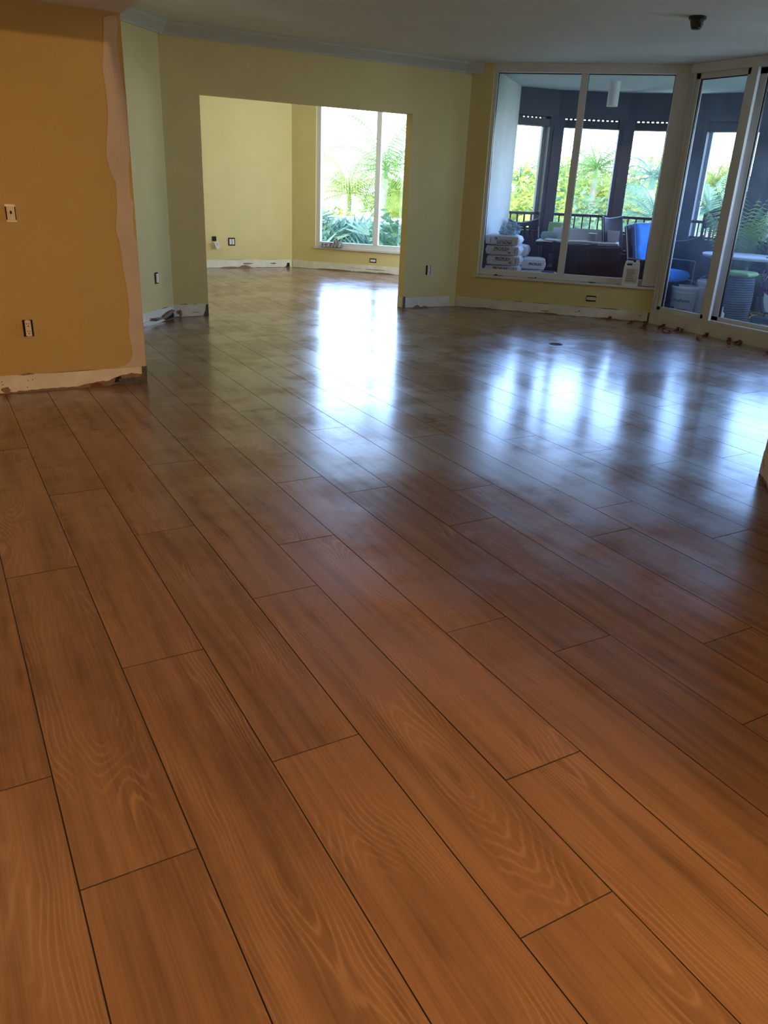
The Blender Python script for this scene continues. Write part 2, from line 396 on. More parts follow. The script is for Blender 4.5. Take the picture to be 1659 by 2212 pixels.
# ------------------------------------------------------------------ shell
q = math.sqrt(.5)
ZC = 2.69
A0 = Vector((5.69, 8.41)); E0 = Vector((q, -q)); N0 = Vector((q, q))        # window wall: start, along, outwards
F0 = Vector((5.445, 12.842))                                                # far room corner, same direction
def sp(base, s, off=0): return tuple(base + E0 * s + N0 * off)
def diag(mb, base, s0, s1, o0, o1, z0, z1):
    return mb.prism([sp(base, s0, o0), sp(base, s1, o0), sp(base, s1, o1), sp(base, s0, o1)], z0, z1)

ZF = 3.32
struct('ceiling', MB().box2((-2.2, -3.4, ZC), (7.6, 8.44, ZC + .15)), M['ceil'])
struct('ceiling_far', MB().box2((1.2, 8.35, ZF), (8.0, 14.2, ZF + .15)), M['ceil'])
struct('ceiling_soffit', MB().box2((-2.0, 3.4, 2.28), (1.28, 5.66, ZC)), M['ceil'])
struct('ceiling_light_cut', MB().box2((1.16, -3.4, 2.28), (1.28, 3.4, ZC)), M['ceil'])  # unseen, added to cut the kitchen lamp's light across the floor
# left wall block, its corner and the chamfered nook wall behind it
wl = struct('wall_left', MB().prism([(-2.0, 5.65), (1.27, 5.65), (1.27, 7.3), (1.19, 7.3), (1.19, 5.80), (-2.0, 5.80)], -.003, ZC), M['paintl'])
wn_ = struct('wall_nook', MB().prism([(1.19, 7.30), (2.19, 8.30), (2.19, 8.48), (1.10, 7.39)], -.003, ZC), M['paint'])
mb = MB()
mb.box2((2.19, 8.35, -.003), (2.575, 8.48, ZF)); mb.box2((4.99, 8.35, -.003), (5.75, 8.48, ZF)); mb.box2((2.575, 8.35, 2.112), (4.99, 8.48, ZF)); mb.box2((1.2, 8.44, 2.6), (2.19, 8.48, ZF))
wb = struct('wall_back', mb, M['paint'])
mb = MB()
diag(mb, A0, -.02, .335, 0, .14, -.003, ZC); diag(mb, A0, .335, 2.44, 0, .14, -.003, .385); diag(mb, A0, .335, 2.44, 0, .14, 2.66, ZC)
ww = struct('wall_window', mb, M['paint'])
struct('wall_left_rear', MB().box2((-2.1, -3.4, 0), (-2.0, 5.8, ZC)), M['paint'])
struct('wall_rear', MB().box2((-2.1, -3.5, 0), (3.0, -3.4, ZC)), M['paint'])
wr_ = struct('wall_right', MB().prism([(3.90, 2.54), (7.6, 2.54), (7.6, 2.40), (3.95, 2.40), (2.70, 1.15), (2.70, -3.4), (2.55, -3.4), (2.55, 1.19)], -.003, ZC), M['paint'])
# far room
struct('wall_far_back', MB().box2((1.4, 12.842, -.003), (5.50, 13.0, ZF)), M['paint'])
mb = MB()
diag(mb, F0, 0, .415, 0, .16, -.003, ZF); diag(mb, F0, .415, 2.60, 0, .16, -.003, .345); diag(mb, F0, .415, 2.60, 0, .16, 3.20, ZF); diag(mb, F0, 2.60, 3.0, 0, .16, -.003, ZF)
struct('wall_far_window', mb, M['paint'])
struct('wall_far_side', MB().prism([(5.70, 8.44), (7.24, 9.62), (7.18, 9.70), (5.66, 8.50)], 2.5, ZF), M['paint'])
struct('wall_far_left', MB().box2((1.3, 8.48, 0), (1.4, 13.0, ZF)), M['paint'])
struct('wall_far_right', MB().prism([(7.566, 10.721), (7.68, 10.84), (7.80, 10.70), (7.30, 9.50), (7.18, 9.56)], 0, ZF), M['paint'])

# crown moulding along the nook, the back wall and a short return on the window wall
def crown(name, pts, nrm_out=None):
    prof = [(0, 2.572), (.012, 2.572), (.018, 2.59), (.045, 2.625), (.075, 2.655), (.082, 2.675), (.095, 2.69), (0, 2.69)]
    b = MB(); n = len(pts); rings = []
    for i, p in enumerate(pts):
        p = Vector(p)
        d0 = (p - Vector(pts[i - 1])).normalized() if i else None
        d1 = (Vector(pts[i + 1]) - p).normalized() if i < n - 1 else None
        d0 = d0 or d1; d1 = d1 or d0
        n0 = Vector((d0.y, -d0.x)); n1 = Vector((d1.y, -d1.x)); nn = (n0 + n1).normalized(); nn = nn / max(.3, nn.dot(n0))
        rings.append([b.b.verts.new((p.x + nn.x * a, p.y + nn.y * a, z)) for a, z in prof])
    m = len(prof)
    for r0, r1 in zip(rings, rings[1:]):
        for k in range(m): b.b.faces.new((r0[k], r0[(k + 1) % m], r1[(k + 1) % m], r1[k]))
    b.b.faces.new(rings[0]); b.b.faces.new(list(reversed(rings[-1])))
    return struct(name, b, M['crown'])
crown('trim_1', [(1.27, 7.38), (2.19, 8.30), (2.24, 8.35), (5.66, 8.35), sp(A0, .20)])

# bare strips where the baseboard came off
def plate(b, P0, d, nrm, poly, t0, t1):
    P0, d, nrm = Vector((*P0, 0)), Vector((*d, 0)), Vector((*nrm, 0))
    n = len(poly)
    vs = [P0 + d * s + nrm * t1 + Vector((0, 0, z)) for s, z in poly] + [P0 + d * s + nrm * t0 + Vector((0, 0, z)) for s, z in poly]
    fs = [tuple(range(n)), tuple(reversed(range(n, 2 * n)))] + [(i, n + i, n + (i + 1) % n, (i + 1) % n) for i in range(n)]
    return b._add(vs, fs)
def scar(name, P0, P1, tears=(), h=.122, seed=1, gaps=(), nrm=None, m='scar', patches=(), darks=()):
    P0, P1 = Vector(P0), Vector(P1); L = (P1 - P0).length; d = (P1 - P0) / L
    if nrm is None: nrm = Vector((d.y, -d.x))
    nrm = Vector(nrm); rn = random.Random(seed)
    N_ = max(8, int(L / .02)); top = []; bot = []
    for i in range(N_ + 1):
        s = L * i / N_; u = s
        top.append((s, h + .004 * noise.noise(Vector((s * 9, seed, 0)))))
        z = .004 + .005 * noise.noise(Vector((s * 14, seed + 7, 0)))
        for (c, wd, ht) in tears:
            t = abs(s - c) / wd
            if t < 1: z = max(z, ht * (1 - t * t) + .008 * noise.noise(Vector((s * 30, seed, 3))))
        bot.append((s, max(.001, min(z, h - .012))))
    b = MB(); plate(b, P0, d, nrm, top + bot[::-1], -.001, .004)
    o = struct(name, b, M[m])
    b = MB(); plate(b, P0, d, nrm, [(0, .001), (L, .001), (L, h - .01), (0, h - .01)], -.001, .0012); b.build('torn_paper', M['brownpaper'], o)
    if gaps:
        b = MB()
        for (s0, s1, hh) in gaps:
            plate(b, P0, d, nrm, [(s0, h), (s0 + (s1 - s0) * .3, h - hh * .4), (s1, h - .001), (s0 + (s1 - s0) * .7, h + hh)], .001, .0055)
        b.build('paint_tear', M['brownpaper'], o)
    for (c, wd, z0, z1) in patches:
        b = MB(); pts = []
        for k in range(12):
            a = 2 * math.pi * k / 12; r = 1 + .35 * noise.noise(Vector((k * 1.7, c * 5, seed)))
            pts.append((c + wd / 2 * r * math.cos(a), max(.002, (z0 + z1) / 2 + (z1 - z0) / 2 * r * math.sin(a))))
        plate(b, P0, d, nrm, pts, .001, .0056); b.build('torn_patch', M['brownpaper'], o)
    for (s0, s1, z0, z1) in darks:
        b = MB(); plate(b, P0, d, nrm, [(s0, z0), (s1, z0 + .004), (s1 - .005, z1), (s0 + .01, z1 - .006)], .001, .0062); b.build('dark_gap', M['dark'], o)
    return o
s1_ = scar('baseboard_left', (-1.99, 5.65), (1.262, 5.65), h=.118, seed=2, tears=[(3.15, .22, .075), (2.95, .2, .035), (2.6, .35, .014), (2.05, .03, .02)], gaps=[(2.1, 2.25, .003), (2.42, 2.52, .012), (2.58, 2.95, .004)], nrm=(0, -1),
     patches=[(2.33, .055, .002, .045)], darks=[(3.03, 3.08, .018, .062), (3.00, 3.16, .0025, .012)])
b = MB(); plate(b, (-1.99, 5.65), (1, 0), (0, -1), [(3.06, .0), (3.255, .0), (3.262, .12), (3.225, .12), (3.222, .045), (3.06, .045)], 0, .0066); b.build('corner_bead', M['greymetal'], s1_)
b = MB(); plate(b, (-1.99, 5.65), (1, 0), (0, -1), [(2.86, .003), (2.95, .004), (2.94, .022), (2.90, .028)], 0, .0064); b.build('red_tile_clip_scrap', M['redplastic'], s1_)
b = MB()
for (s, z) in [(2.31, .078), (2.312, .058), (2.47, .075), (2.50, .078), (2.46, .03), (2.19, .07)]:
    plate(b, (-1.99, 5.65), (1, 0), (0, -1), [(s, z), (s + .005, z), (s + .006, z + .005), (s, z + .006)], .003, .0058)
b.build('nail_hole', M['dark'], s1_)
s2_ = scar('baseboard_nook', (1.30, 7.41), (2.185, 8.295), h=.125, seed=4, tears=[(.84, .17, .05), (1.13, .2, .085), (.98, .12, .045)], gaps=[(1.0, 1.15, .006)], darks=[(1.06, 1.245, .004, .055)])
b = MB(); plate(b, (1.30, 7.41), (q, q), (q, -q), [(.78, .06), (.9, .055), (1.0, .045), (1.12, .085), (1.2, .095), (1.24, .08), (1.14, .05), (1.05, .028), (.93, .03)], .004, .03); b.build('peeling_paper', M['brownpaper'], s2_)
b = MB(); plate(b, (1.30, 7.41), (q, q), (q, -q), [(.6, .004), (.75, .0), (.95, .0), (1.05, .012), (.98, .03), (.86, .024), (.72, .045), (.62, .03)], .001, .022); b.build('white_chips', M['plasticw'], s2_)
s3_ = scar('baseboard_back', (2.195, 8.35), (2.57, 8.35), h=.128, seed=6, tears=[(.36, .035, .10)], gaps=[(.06, .17, .006), (.2, .26, .004)], patches=[(.075, .035, .005, .075), (.05, .03, .03, .07), (.24, .10, .040, .046)])
b = MB(); plate(b, (2.195, 8.35), (1, 0), (0, -1), [(.335, .0), (.378, .0), (.378, .125), (.352, .12), (.345, .08), (.356, .05)], .001, .006); b.build('corner_bead', M['greymetal'], s3_)
s4_ = scar('baseboard_back_right', (5.0, 8.35), (5.66, 8.35), h=.122, seed=8, tears=[(.19, .06, .03), (.3, .05, .02)])
b = MB(); plate(b, (4.99, 8.35), (1, 0), (0, -1), [(0, 0), (.03, 0), (.028, .13), (.004, .14)], .001, .006); b.build('corner_bead', M['greymetal'], s4_)
b = MB(); b.box2((4.984, 8.36, .003), (4.99, 8.475, .125)); b.build('jamb_strip', M['scar'], s4_)
s5_ = scar('baseboard_window', sp(A0, 0.0), sp(A0, 2.44), h=.118, seed=9, nrm=(-q, -q), tears=[(.45, .12, .014), (1.25, .16, .016), (1.95, .2, .012), (2.3, .12, .01)], gaps=[(.58, .66, .006), (.8, .95, .007), (1.02, 1.3, .006), (1.5, 1.75, .005), (1.8, 2.1, .010)], patches=[(1.22, .11, .028, .040), (1.62, .03, .055, .07), (1.585, .022, .048, .055), (2.33, .015, .06, .08), (.55, .02, .02, .03)])
# end of the window wall, grey bead at the corner
b = MB(); diag(b, A0, 2.415, 2.443, -.006, 0, 0, .115); b.build('corner_bead', M['greymetal'], s5_)
scar('baseboard_far_back', (2.6, 12.842), (5.43, 12.842), h=.125, seed=12, tears=[(2.0, .12, .04), (1.75, .2, .02), (2.75, .05, .03)], gaps=[(1.6, 2.0, .004), (2.3, 2.6, .004)], patches=[(2.05, .18, .05, .075), (2.5, .12, .055, .075)], darks=[(2.74, 2.80, .003, .075)])
scar('baseboard_far_window', sp(F0, 0.02), sp(F0, 2.9), h=.12, seed=13, nrm=(-q, -q), tears=[(.75, .4, .02), (1.3, .3, .016), (1.6, .2, .02)], patches=[(1.48, .35, .05, .062), (1.1, .25, .058, .062)])
scar('baseboard_right', (2.9, 1.54), (3.896, 2.536), h=.13, seed=14, nrm=(-q, q), tears=[(1.2, .15, .02)], patches=[(1.36, .012, .07, .10), (1.33, .01, .05, .08)])

# joint compound band down the corner of the left wall
ed = [(1.170, 2.245), (1.165, 2.18), (1.150, 2.05), (1.140, 1.98), (1.150, 1.85), (1.150, 1.72), (1.125, 1.55), (1.118, 1.48), (1.132, 1.40), (1.150, 1.345), (1.163, 1.33), (1.160, 1.24), (1.155, 1.15), (1.142, 1.08), (1.138, 1.02), (1.150, .98), (1.160, .90), (1.163, .78), (1.175, .68), (1.180, .60), (1.182, .50), (1.170, .44), (1.165, .35), (1.172, .30), (1.180, .24), (1.175, .19), (1.150, .155), (1.120, .135), (1.06, .124)]
rt = [(1.262, .112), (1.264, .20), (1.268, .5), (1.268, .62), (1.266, .90), (1.268, .95), (1.255, 1.0), (1.253, 1.12), (1.257, 1.15), (1.264, 1.20), (1.248, 1.24), (1.250, 1.42), (1.262, 1.46), (1.267, 1.6), (1.267, 1.80), (1.255, 1.92), (1.240, 2.05), (1.240, 2.15), (1.255, 2.22), (1.245, 2.262), (1.2, 2.258)]
b = MB(); plate(b, (0, 5.65), (1, 0), (0, -1), ed + rt, 0, .0018); b.build('compound_patch', M['compound'], wl)

# ------------------------------------------------------------------ window_1 (to the lanai)
def diag_obj(name, segs, m, parent, base=A0):
    b = MB()
    for sgm in segs: diag(b, base, *sgm)
    return b.build(name, m, parent)
win = thing('window_1', None, None, (0, 0, 0), kind='structure')
diag_obj('window_frame', [(.335, .375, .045, .13, .41, 2.66), (2.29, 2.45, .0, .13, .41, 2.66), (.335, 2.45, -.004, .13, 2.60, 2.688), (.375, 2.29, .05, .13, .405, .468)], M['white'], win)
diag_obj('mullion', [(1.297, 1.375, .05, .12, .468, 2.60)], M['white'], win)
diag_obj('window_sill', [(.31, 2.46, -.025, .13, .378, .402)], M['white'], win)
diag_obj('pane', [(.375, 1.297, .095, .101, .468, 2.60)], M['glassd'], win)
diag_obj('pane', [(1.375, 2.29, .095, .101, .468, 2.60)], M['glassd'], win)
diag_obj('gasket', [(.375, .381, .088, .108, .468, 2.60), (.375, 2.29, .088, .108, 2.592, 2.60), (1.375, 1.380, .088, .108, .468, 2.60), (2.284, 2.29, .088, .108, .468, 2.60)], M['black'], win)
diag_obj('drip_edge', [(.38, 1.295, .075, .10, .464, .474), (1.378, 2.288, .075, .10, .464, .474)], M['plasticw'], win)

# far window
win2 = thing('window_2', None, None, (0, 0, 0), kind='structure')
diag_obj('window_frame', [(.415, .485, .03, .14, .36, 3.20), (2.50, 2.60, .03, .14, .36, 3.20), (.415, 2.60, .03, .14, 3.13, 3.20), (.485, 2.50, .04, .14, .36, .44)], M['white'], win2, F0)
diag_obj('mullion', [(1.405, 1.485, .03, .12, .44, 3.13)], M['white'], win2, F0)
diag_obj('window_sill', [(.40, 2.60, -.03, .14, .335, .365)], M['white'], win2, F0)
diag_obj('pane', [(.485, 1.405, .095, .101, .44, 3.13)], M['glass'], win2, F0)
diag_obj('pane', [(1.485, 2.50, .095, .101, .44, 3.13)], M['glass'], win2, F0)

# ------------------------------------------------------------------ sliding doors on a raised curb
XD = 7.38
struct('wall_curb', MB().box2((XD, 2.54, -.003), (XD + .30, 6.66, .125)), M['curb'])
struct('wall_corner_post', MB().prism([sp(A0, 2.44), sp(A0, 2.44, .16), (XD + .16, 6.80), (XD + .16, 6.65), (XD + .004, 6.65)], .0, ZC), M['white'])
door = thing('door_1', None, None, (0, 0, 0), kind='structure')
b = MB(); b.box2((XD - .004, 2.6, 2.60), (XD + .16, 6.655, 2.688)); b.box2((XD + .0, 2.6, .125), (XD + .16, 6.655, .163)); b.box2((XD + .03, 6.61, .16), (XD + .16, 6.655, 2.60))
b.build('door_frame', M['white'], door)
def slider(y0, y1, x, nm='door_panel', jl=.05, jr=.09):
    b = MB(); b.box2((x, y0 - jl, .163), (x + .045, y0, 2.60)); b.box2((x, y1, .163), (x + .045, y1 + jr, 2.60)); b.box2((x, y1, 2.545), (x + .045, y0, 2.60)); b.box2((x, y1, .163), (x + .045, y0, .20))
    o = b.build(nm, M['white'], door)
    MB().box2((x + .02, y1 + jr, .20), (x + .026, y0 - jl, 2.545)).build('pane', M['glassdoor'], o)
    b = MB(); b.box2((x + .012, y0 - jl - .012, .20), (x + .034, y0 - jl, 2.545)); b.box2((x + .012, y1 + jr, .20), (x + .034, y1 + jr + .010, 2.545)); b.box2((x + .012, y1 + jr, 2.535), (x + .034, y0 - jl, 2.545))
    b.build('gasket', M['black'], o)
slider(6.612, 5.905, XD + .045, jr=.075)
slider(5.88, 4.6, XD + .10, jl=.085, jr=.09)
slider(4.66, 3.4, XD + .045)
slider(3.44, 2.62, XD + .10)
MB().box2((XD + .005, 5.835, .163), (XD + .045, 5.915, 2.62)).build('lock_stile', M['white'], door)

# ------------------------------------------------------------------ lanai shell
RING = [(7.20, 9.32), (7.80, 9.20), (8.60, 8.70), (9.22, 8.02), (9.50, 7.12), (9.50, 5.6), (9.50, 4.1), (9.50, 2.6)]
struct('floor_lanai', MB().prism([(6.0, 8.45), (7.12, 9.55), (7.80, 9.45), (8.75, 8.9), (9.5, 8.1), (9.8, 7.2), (9.8, 2.4), (7.68, 2.4), (7.68, 6.75), (6.05, 8.38)], -.2, .03), M['lanaifloor'])
struct('ceiling_lanai', MB().prism([(5.95, 8.40), (7.16, 9.62), (7.80, 9.50), (8.75, 8.95), (9.5, 8.15), (9.8, 7.2), (9.8, 2.4), (7.55, 2.4), (7.55, 6.75)], 2.64, 2.85), M['lanaiceil'])
struct('wall_lanai_left', MB().prism([sp(A0, .28, .14), sp(A0, .335, .14), (7.21, 9.31), (7.14, 9.50)], -.003, 2.64), M['stucco'])
struct('wall_lanai_end', MB().box2((7.55, 2.25, 0), (9.8, 2.4, 2.64)), M['stucco'])
def seg2(b, p0, p1, t0, t1, z0, z1, e0=0., e1=0.):
    p0, p1 = Vector(p0), Vector(p1); d = (p1 - p0).normalized(); n = Vector((-d.y, d.x))
    a, c = p0 - d * e0, p1 + d * e1
    return b.prism([tuple(a + n * t0), tuple(c + n * t0), tuple(c + n * t1), tuple(a + n * t1)], z0, z1)
def offp(i, o):
    p = Vector(RING[i]); d0 = (p - Vector(RING[i - 1])).normalized() if i else (Vector(RING[1]) - p).normalized()
    d1 = (Vector(RING[i + 1]) - p).normalized() if i < len(RING) - 1 else d0
    nn = (Vector((-d0.y, d0.x)) + Vector((-d1.y, d1.x))).normalized()
    return p + nn * o
# header beam (mitred ring), shutter box and its perforated slat
nR = len(RING)
b = MB(); b.prism([tuple(offp(i, 0)) for i in range(nR)] + [tuple(offp(i, .25)) for i in reversed(range(nR))], 2.315, 2.645)
struct('trim_header', b, M['lanaidark'])
b = MB(); b.prism([tuple(offp(i, .03)) for i in range(nR)] + [tuple(offp(i, .20)) for i in reversed(range(nR))], 2.195, 2.288)
sh = struct('trim_shutter_slat', b, M['shutter'])
b = MB()
for i in range(nR - 1):
    p0, p1 = offp(i, .10), offp(i + 1, .10); L = (p1 - p0).length; d = (p1 - p0) / L; n = int(L / .062)
    a0, a1 = (.04, .17) if i < 3 else (.0, 0)
    if i >= 3:
        seg2(b, tuple(p0), tuple(p1), -.012, .012, 2.286, 2.317); continue
    seg2(b, tuple(p0), tuple(p0 + d * .13), -.012, .012, 2.286, 2.317); seg2(b, tuple(p1 - d * .13), tuple(p1), -.012, .012, 2.286, 2.317)
    k = .13
    while k < L - .13:
        seg2(b, tuple(p0 + d * (k + .030)), tuple(p0 + d * (k + .062)), -.012, .012, 2.286, 2.317); k += .062
b.build('perforated_slat', M['shutter'], sh)
# columns
def column(name, i, wi, lightside=0):
    p = Vector(RING[i]); d = (Vector(RING[min(i + 1, nR - 1)]) - Vector(RING[i - 1])).normalized(); ang = math.atan2(d.y, d.x)
    n = Vector((-d.y, d.x)); c = p + n * .10
    o = struct(name, MB().box((c.x, c.y, 1.16), (wi, .20, 2.32), ang), M['lanaidark'])
    MB().box((c.x, c.y, 1.16) if 0 else (c.x - n.x * .105, c.y - n.y * .105, 1.12), (wi * .45, .012, 2.2), ang).build('guide_rail', M['lanaidark'], o)
    if lightside:
        c2 = p + n * .24 + d * (lightside * .04)
        MB().box((c2.x, c2.y, 1.16), (wi, .10, 2.31), ang).build('sunlit_column_side', M['pillarlight'], o)  # paler block stands for the sunlit side of the column
    return o
column('wall_column_a', 1, .20, -1); column('wall_column_b', 2, .20); column('wall_column_c', 3, .22, 1); column('wall_column_d', 4, .34); column('wall_column_e', 5, .3); column('wall_column_f', 6, .3)
# knee wall and picket rail
b = MB()
for i in range(nR - 1): seg2(b, RING[i], RING[i + 1], .07, .17, 0, .86)
kw_ = struct('wall_knee', b, M['lanaidark'])
for i in range(nR - 1):
    p0, p1 = offp(i, .12), offp(i + 1, .12); L = (p1 - p0).length; d = (p1 - p0) / L; ang = math.atan2(d.y, d.x)
    r_ = thing('balcony_railing', 'dark metal railing panel with short pickets, %s' % ['against the pale stucco wall', 'above the cardboard covered table', 'behind the blue armchair', 'behind the potted palm', 'right of the potted palm', 'beyond the right frame edge', 'at the far right end'][i], 'railing', (p0.x, p0.y, .86), ang, 'railing panels between the lanai columns')
    MB().box((L / 2, 0, .225), (L - .16, .05, .036), bev=.004).build('top_rail', M['rail'], r_)
    MB().box((L / 2, 0, .02), (L - .16, .04, .03)).build('bottom_rail', M['rail'], r_)
    n = int((L - .2) / .105)
    for k in range(n + 1):
        MB().box((.10 + (L - .2) * k / n, 0, .12), (.018, .02, .18)).build('picket', M['rail'], r_)

# ceiling light on the lanai
t = thing('ceiling_light', 'white cylinder downlight hanging from the lanai ceiling', 'ceiling light', (7.62, 8.02, 2.64))
b = MB(); b.lathe([(.062, -.27), (.067, -.265), (.067, -.004), (.067, 0)]); b.build('lamp_shade', M['plasticw'], t, smooth=False)
b = MB(); b.lathe([(.055, -.2705), (.055, -.268)]); b.build('lens', M['chrome'], t)

# ------------------------------------------------------------------ sockets and switches
def socket(label, P, d, nrm, wdt=.07, hgt=.115, kind='duplex', horiz=False, cat='wall outlet', tilt=0, name='wall_outlet', group=None):
    """device on a wall: local x along the wall, z up, y out of the wall"""
    ang = math.atan2(d[1], d[0])
    t = thing(name, label, cat, (P[0] + nrm[0] * .001, P[1] + nrm[1] * .001, P[2]), ang, group)
    sgn = 1 if (-d[1] * nrm[0] + d[0] * nrm[1]) > 0 else -1
    Rm = Matrix.Rotation(R(90) if horiz else 0, 4, 'Y') @ Matrix.Rotation(tilt, 4, 'Y')
    def bx(name, c, s, m, par=None, bev=0):
        bb = MB(); bb.box((0, 0, 0), s, bev=bev)
        for v in bb.b.verts: v.co = Rm @ (v.co + Vector((c[0], c[1] * sgn, c[2])))
        return bb.build(name, m, par or t)
    bx('box_hole', (0, .001, 0), (wdt, .003, hgt), M['dark'])
    if kind == 'duplex':
        f = bx('face', (0, .008, 0), (.036, .014, .098), M['ivory'], bev=.002)
        for zz in (-.024, .024):
            bx('slot', (-.007, .0155, zz + .006), (.003, .002, .010), M['dark'], f); bx('slot', (.007, .0155, zz + .006), (.003, .002, .010), M['dark'], f)
            bx('ground_hole', (0, .0155, zz - .009), (.006, .002, .006), M['dark'], f)
        bx('bracket', (0, .004, .054), (.022, .004, .012), M['chrome']); bx('bracket', (0, .004, -.054), (.022, .004, .012), M['chrome'])
    elif kind == 'switch':
        f = bx('face', (.0, .008, .0), (.046, .012, .078), M['ivory'], bev=.002)
        bx('toggle', (0, .020, .006), (.008, .020, .016), M['dark'], f); bx('button', (.0, .0155, -.022), (.016, .003, .012), M['plasticw'], f)
        bx('bracket', (0, .004, .045), (.06, .004, .014), M['chrome']); bx('bracket', (0, .004, -.045), (.06, .004, .014), M['chrome'])
    elif kind == 'double':
        for xx in (-.023, .023): bx('rocker', (xx, .008, 0), (.036, .012, .085), M['plasticw'], bev=.002)
    elif kind == 'plain':
        bx('face', (0, .008, 0), (.034, .012, .085), M['plasticw'], bev=.002)
    return t
socket('toggle light switch in a scraped hole on the orange-lit left wall', (.513, 5.65, 1.127), (1, 0), (0, -1), .058, .098, 'switch', cat='light switch', name='light_switch', tilt=0)
socket('ivory outlet low on the orange-lit left wall without cover plate', (.526, 5.65, .422), (1, 0), (0, -1), .062, .106)
socket('narrow uncovered outlet on the pale nook wall beside the left wall', (1.978, 8.088, .43), (q, q), (q, -q), .06, .108, 'plain')
socket('uncovered outlet on the shaded wall just right of the opening', (5.325, 8.35, .44), (1, 0), (0, -1), .066, .108)
socket('sideways outlet under the window that looks on the lanai', (6.92, 7.18, .222), (q, -q), (-q, -q), .066, .112, horiz=True)
socket('white double rocker switch low on the far room back wall', (4.39, 12.842, .405), (1, 0), (0, -1), .115, .12, 'double', cat='light switch', name='light_switch')
socket('small sideways outlet under the far room window', (6.457, 11.83, .20), (q, -q), (-q, -q), .066, .112, horiz=True, kind='plain')
t = thing('wall_outlet', 'white outlet dangling tilted from its hole in the far room', 'wall outlet', (4.10, 12.84, .40))
MB().box((0, -.002, .05), (.07, .004, .07)).build('box_hole', M['dark'], t)
b = MB(); b.box((.03, -.045, -.045), (.07, .02, .115), M=Matrix.Rotation(R(-22), 4, 'Y'), bev=.004); f = b.build('face', M['ivory'], t)
MB().box((.028, -.056, -.03), (.006, .003, .03)).build('slot', M['dark'], f)
MB().tube([(0, -.004, .03), (.01, -.03, .02), (.02, -.04, -.01)], .004).build('wire', M['black'], t)

# ------------------------------------------------------------------ ceiling device
t = thing('ceiling_speaker', 'black bracketed device mounted on the grey ceiling near the glass doors', 'ceiling fixture', (5.53, 5.02, ZC), R(30))
b = MB(); b.lathe([(.058, -.022), (.066, -.018), (.068, 0)], seg=24); b.build('base_plate', M['black'], t)
b = MB(); b.lathe([(.034, -.085), (.040, -.075), (.052, -.03), (.054, -.02)], seg=10); b.build('housing', M['black'], t)
b = MB(); b.box((-.02, -.042, -.06), (.02, .012, .03), .3); b.box((.02, -.044, -.045), (.03, .012, .018), -.2); b.build('metal_clip', M['chrome'], t)

# drain hole in the floor
t = thing('floor_box', 'round dark hole with rim cut in the plank floor', 'floor box', (5.325, 5.925, 0))
b = MB(); b.lathe([(.068, .0006), (.068, .0022), (.060, .0026), (.058, .0008)], seg=32, cap=False); b.build('rim', M['brownpaper'], t)
MB().lathe([(.059, .0004), (.059, .0012)], seg=32).build('hole', M['dark'], t)

# ------------------------------------------------------------------ jug on the window sill
jp = sp(A0, 2.15, .03)
t = thing('plastic_jug', 'white handled jug with printed label on the window sill', 'jug', (jp[0], jp[1], .402), R(-45))
W_, H_, D_ = .185, .275, .085
out = [(-W_ / 2, 0), (W_ / 2 - .004, 0), (W_ / 2, .01), (W_ / 2 - .004, .19), (W_ / 2 - .012, .262), (W_ / 2 - .05, .272), (W_ / 2 - .055, .258), (.012, .258), (.006, H_), (-.062, H_), (-.078, .262), (-W_ / 2 + .004, .20), (-W_ / 2, .02)]
b = MB(); n = len(out)
hole = [(-.062, .222), (-.002, .222), (.004, .232), (-.002, .250), (-.052, .250), (-.064, .240)]
from mathutils.geometry import tessellate_polygon
tri = tessellate_polygon([[Vector((x, 0, z)) for x, z in out], [Vector((x, 0, z)) for x, z in hole]])
allp = out + hole; vf = [b.b.verts.new((x, -D_ / 2, z)) for x, z in allp]; vbk = [b.b.verts.new((x, D_ / 2, z)) for x, z in allp]
for a, c, d in tri:
    b.b.faces.new((vf[a], vf[c], vf[d])); b.b.faces.new((vbk[d], vbk[c], vbk[a]))
for rng in (range(0, n), range(n, n + len(hole))):
    r_ = list(rng)
    for k in range(len(r_)): a, c = r_[k], r_[(k + 1) % len(r_)]; b.b.faces.new((vf[a], vf[c], vbk[c], vbk[a]))
b.build('body', M['plasticw'], t, mods=[('BEVEL', dict(width=.006, segments=2, limit_method='ANGLE', angle_limit=R(50)))])
MB().lathe([(.019, .255), (.019, .285), (.017, .287)], (.055, 0, 0), 16).build('cap', M['ivory'], t)
lb = MB().box((.012, -D_ / 2 - .0012, .11), (.140, .0012, .165)).build('label', M['labelw'], t)
b = MB(); rj = random.Random(3)
for k in range(13): wd = rj.uniform(.07, .12); b.box((.012 + (wd - .12) / 2, -D_ / 2 - .0022, .178 - k * .0105), (wd, .0006, .0035 if k % 3 else .006))
b.build('print_lines', M['label'], lb)

# small black tools on the sill
for k, (s, ln, lab) in enumerate([(.60, .11, 'thin black flat tool on the window sill at the left end'), (1.0, .10, 'slim black hook on the window sill below the mullion'), (1.72, .10, 'flat black oval lid on the window sill left of the jug')]):
    p = sp(A0, s, .01)
    if k < 2:
        b = MB(); b.box((0, 0, .004), (ln, .012, .006), bev=.002); b.box((ln / 2 * (1 if k else -.6), 0, .010), (.016 if k else .04, .014, .016), bev=.003)
    else:
        b = MB(); b.lathe([(.030, 0), (.042, .003), (.044, .007), (.02, .010)], seg=24)
    o = b.build('putty_knife' if k == 0 else 'hook_tool' if k == 1 else 'bottle_lid', M['black']); o.location = (p[0], p[1], .402); o.rotation_euler = (0, 0, R(-45)); setp(o, lab, 'tool' if k < 2 else 'lid')

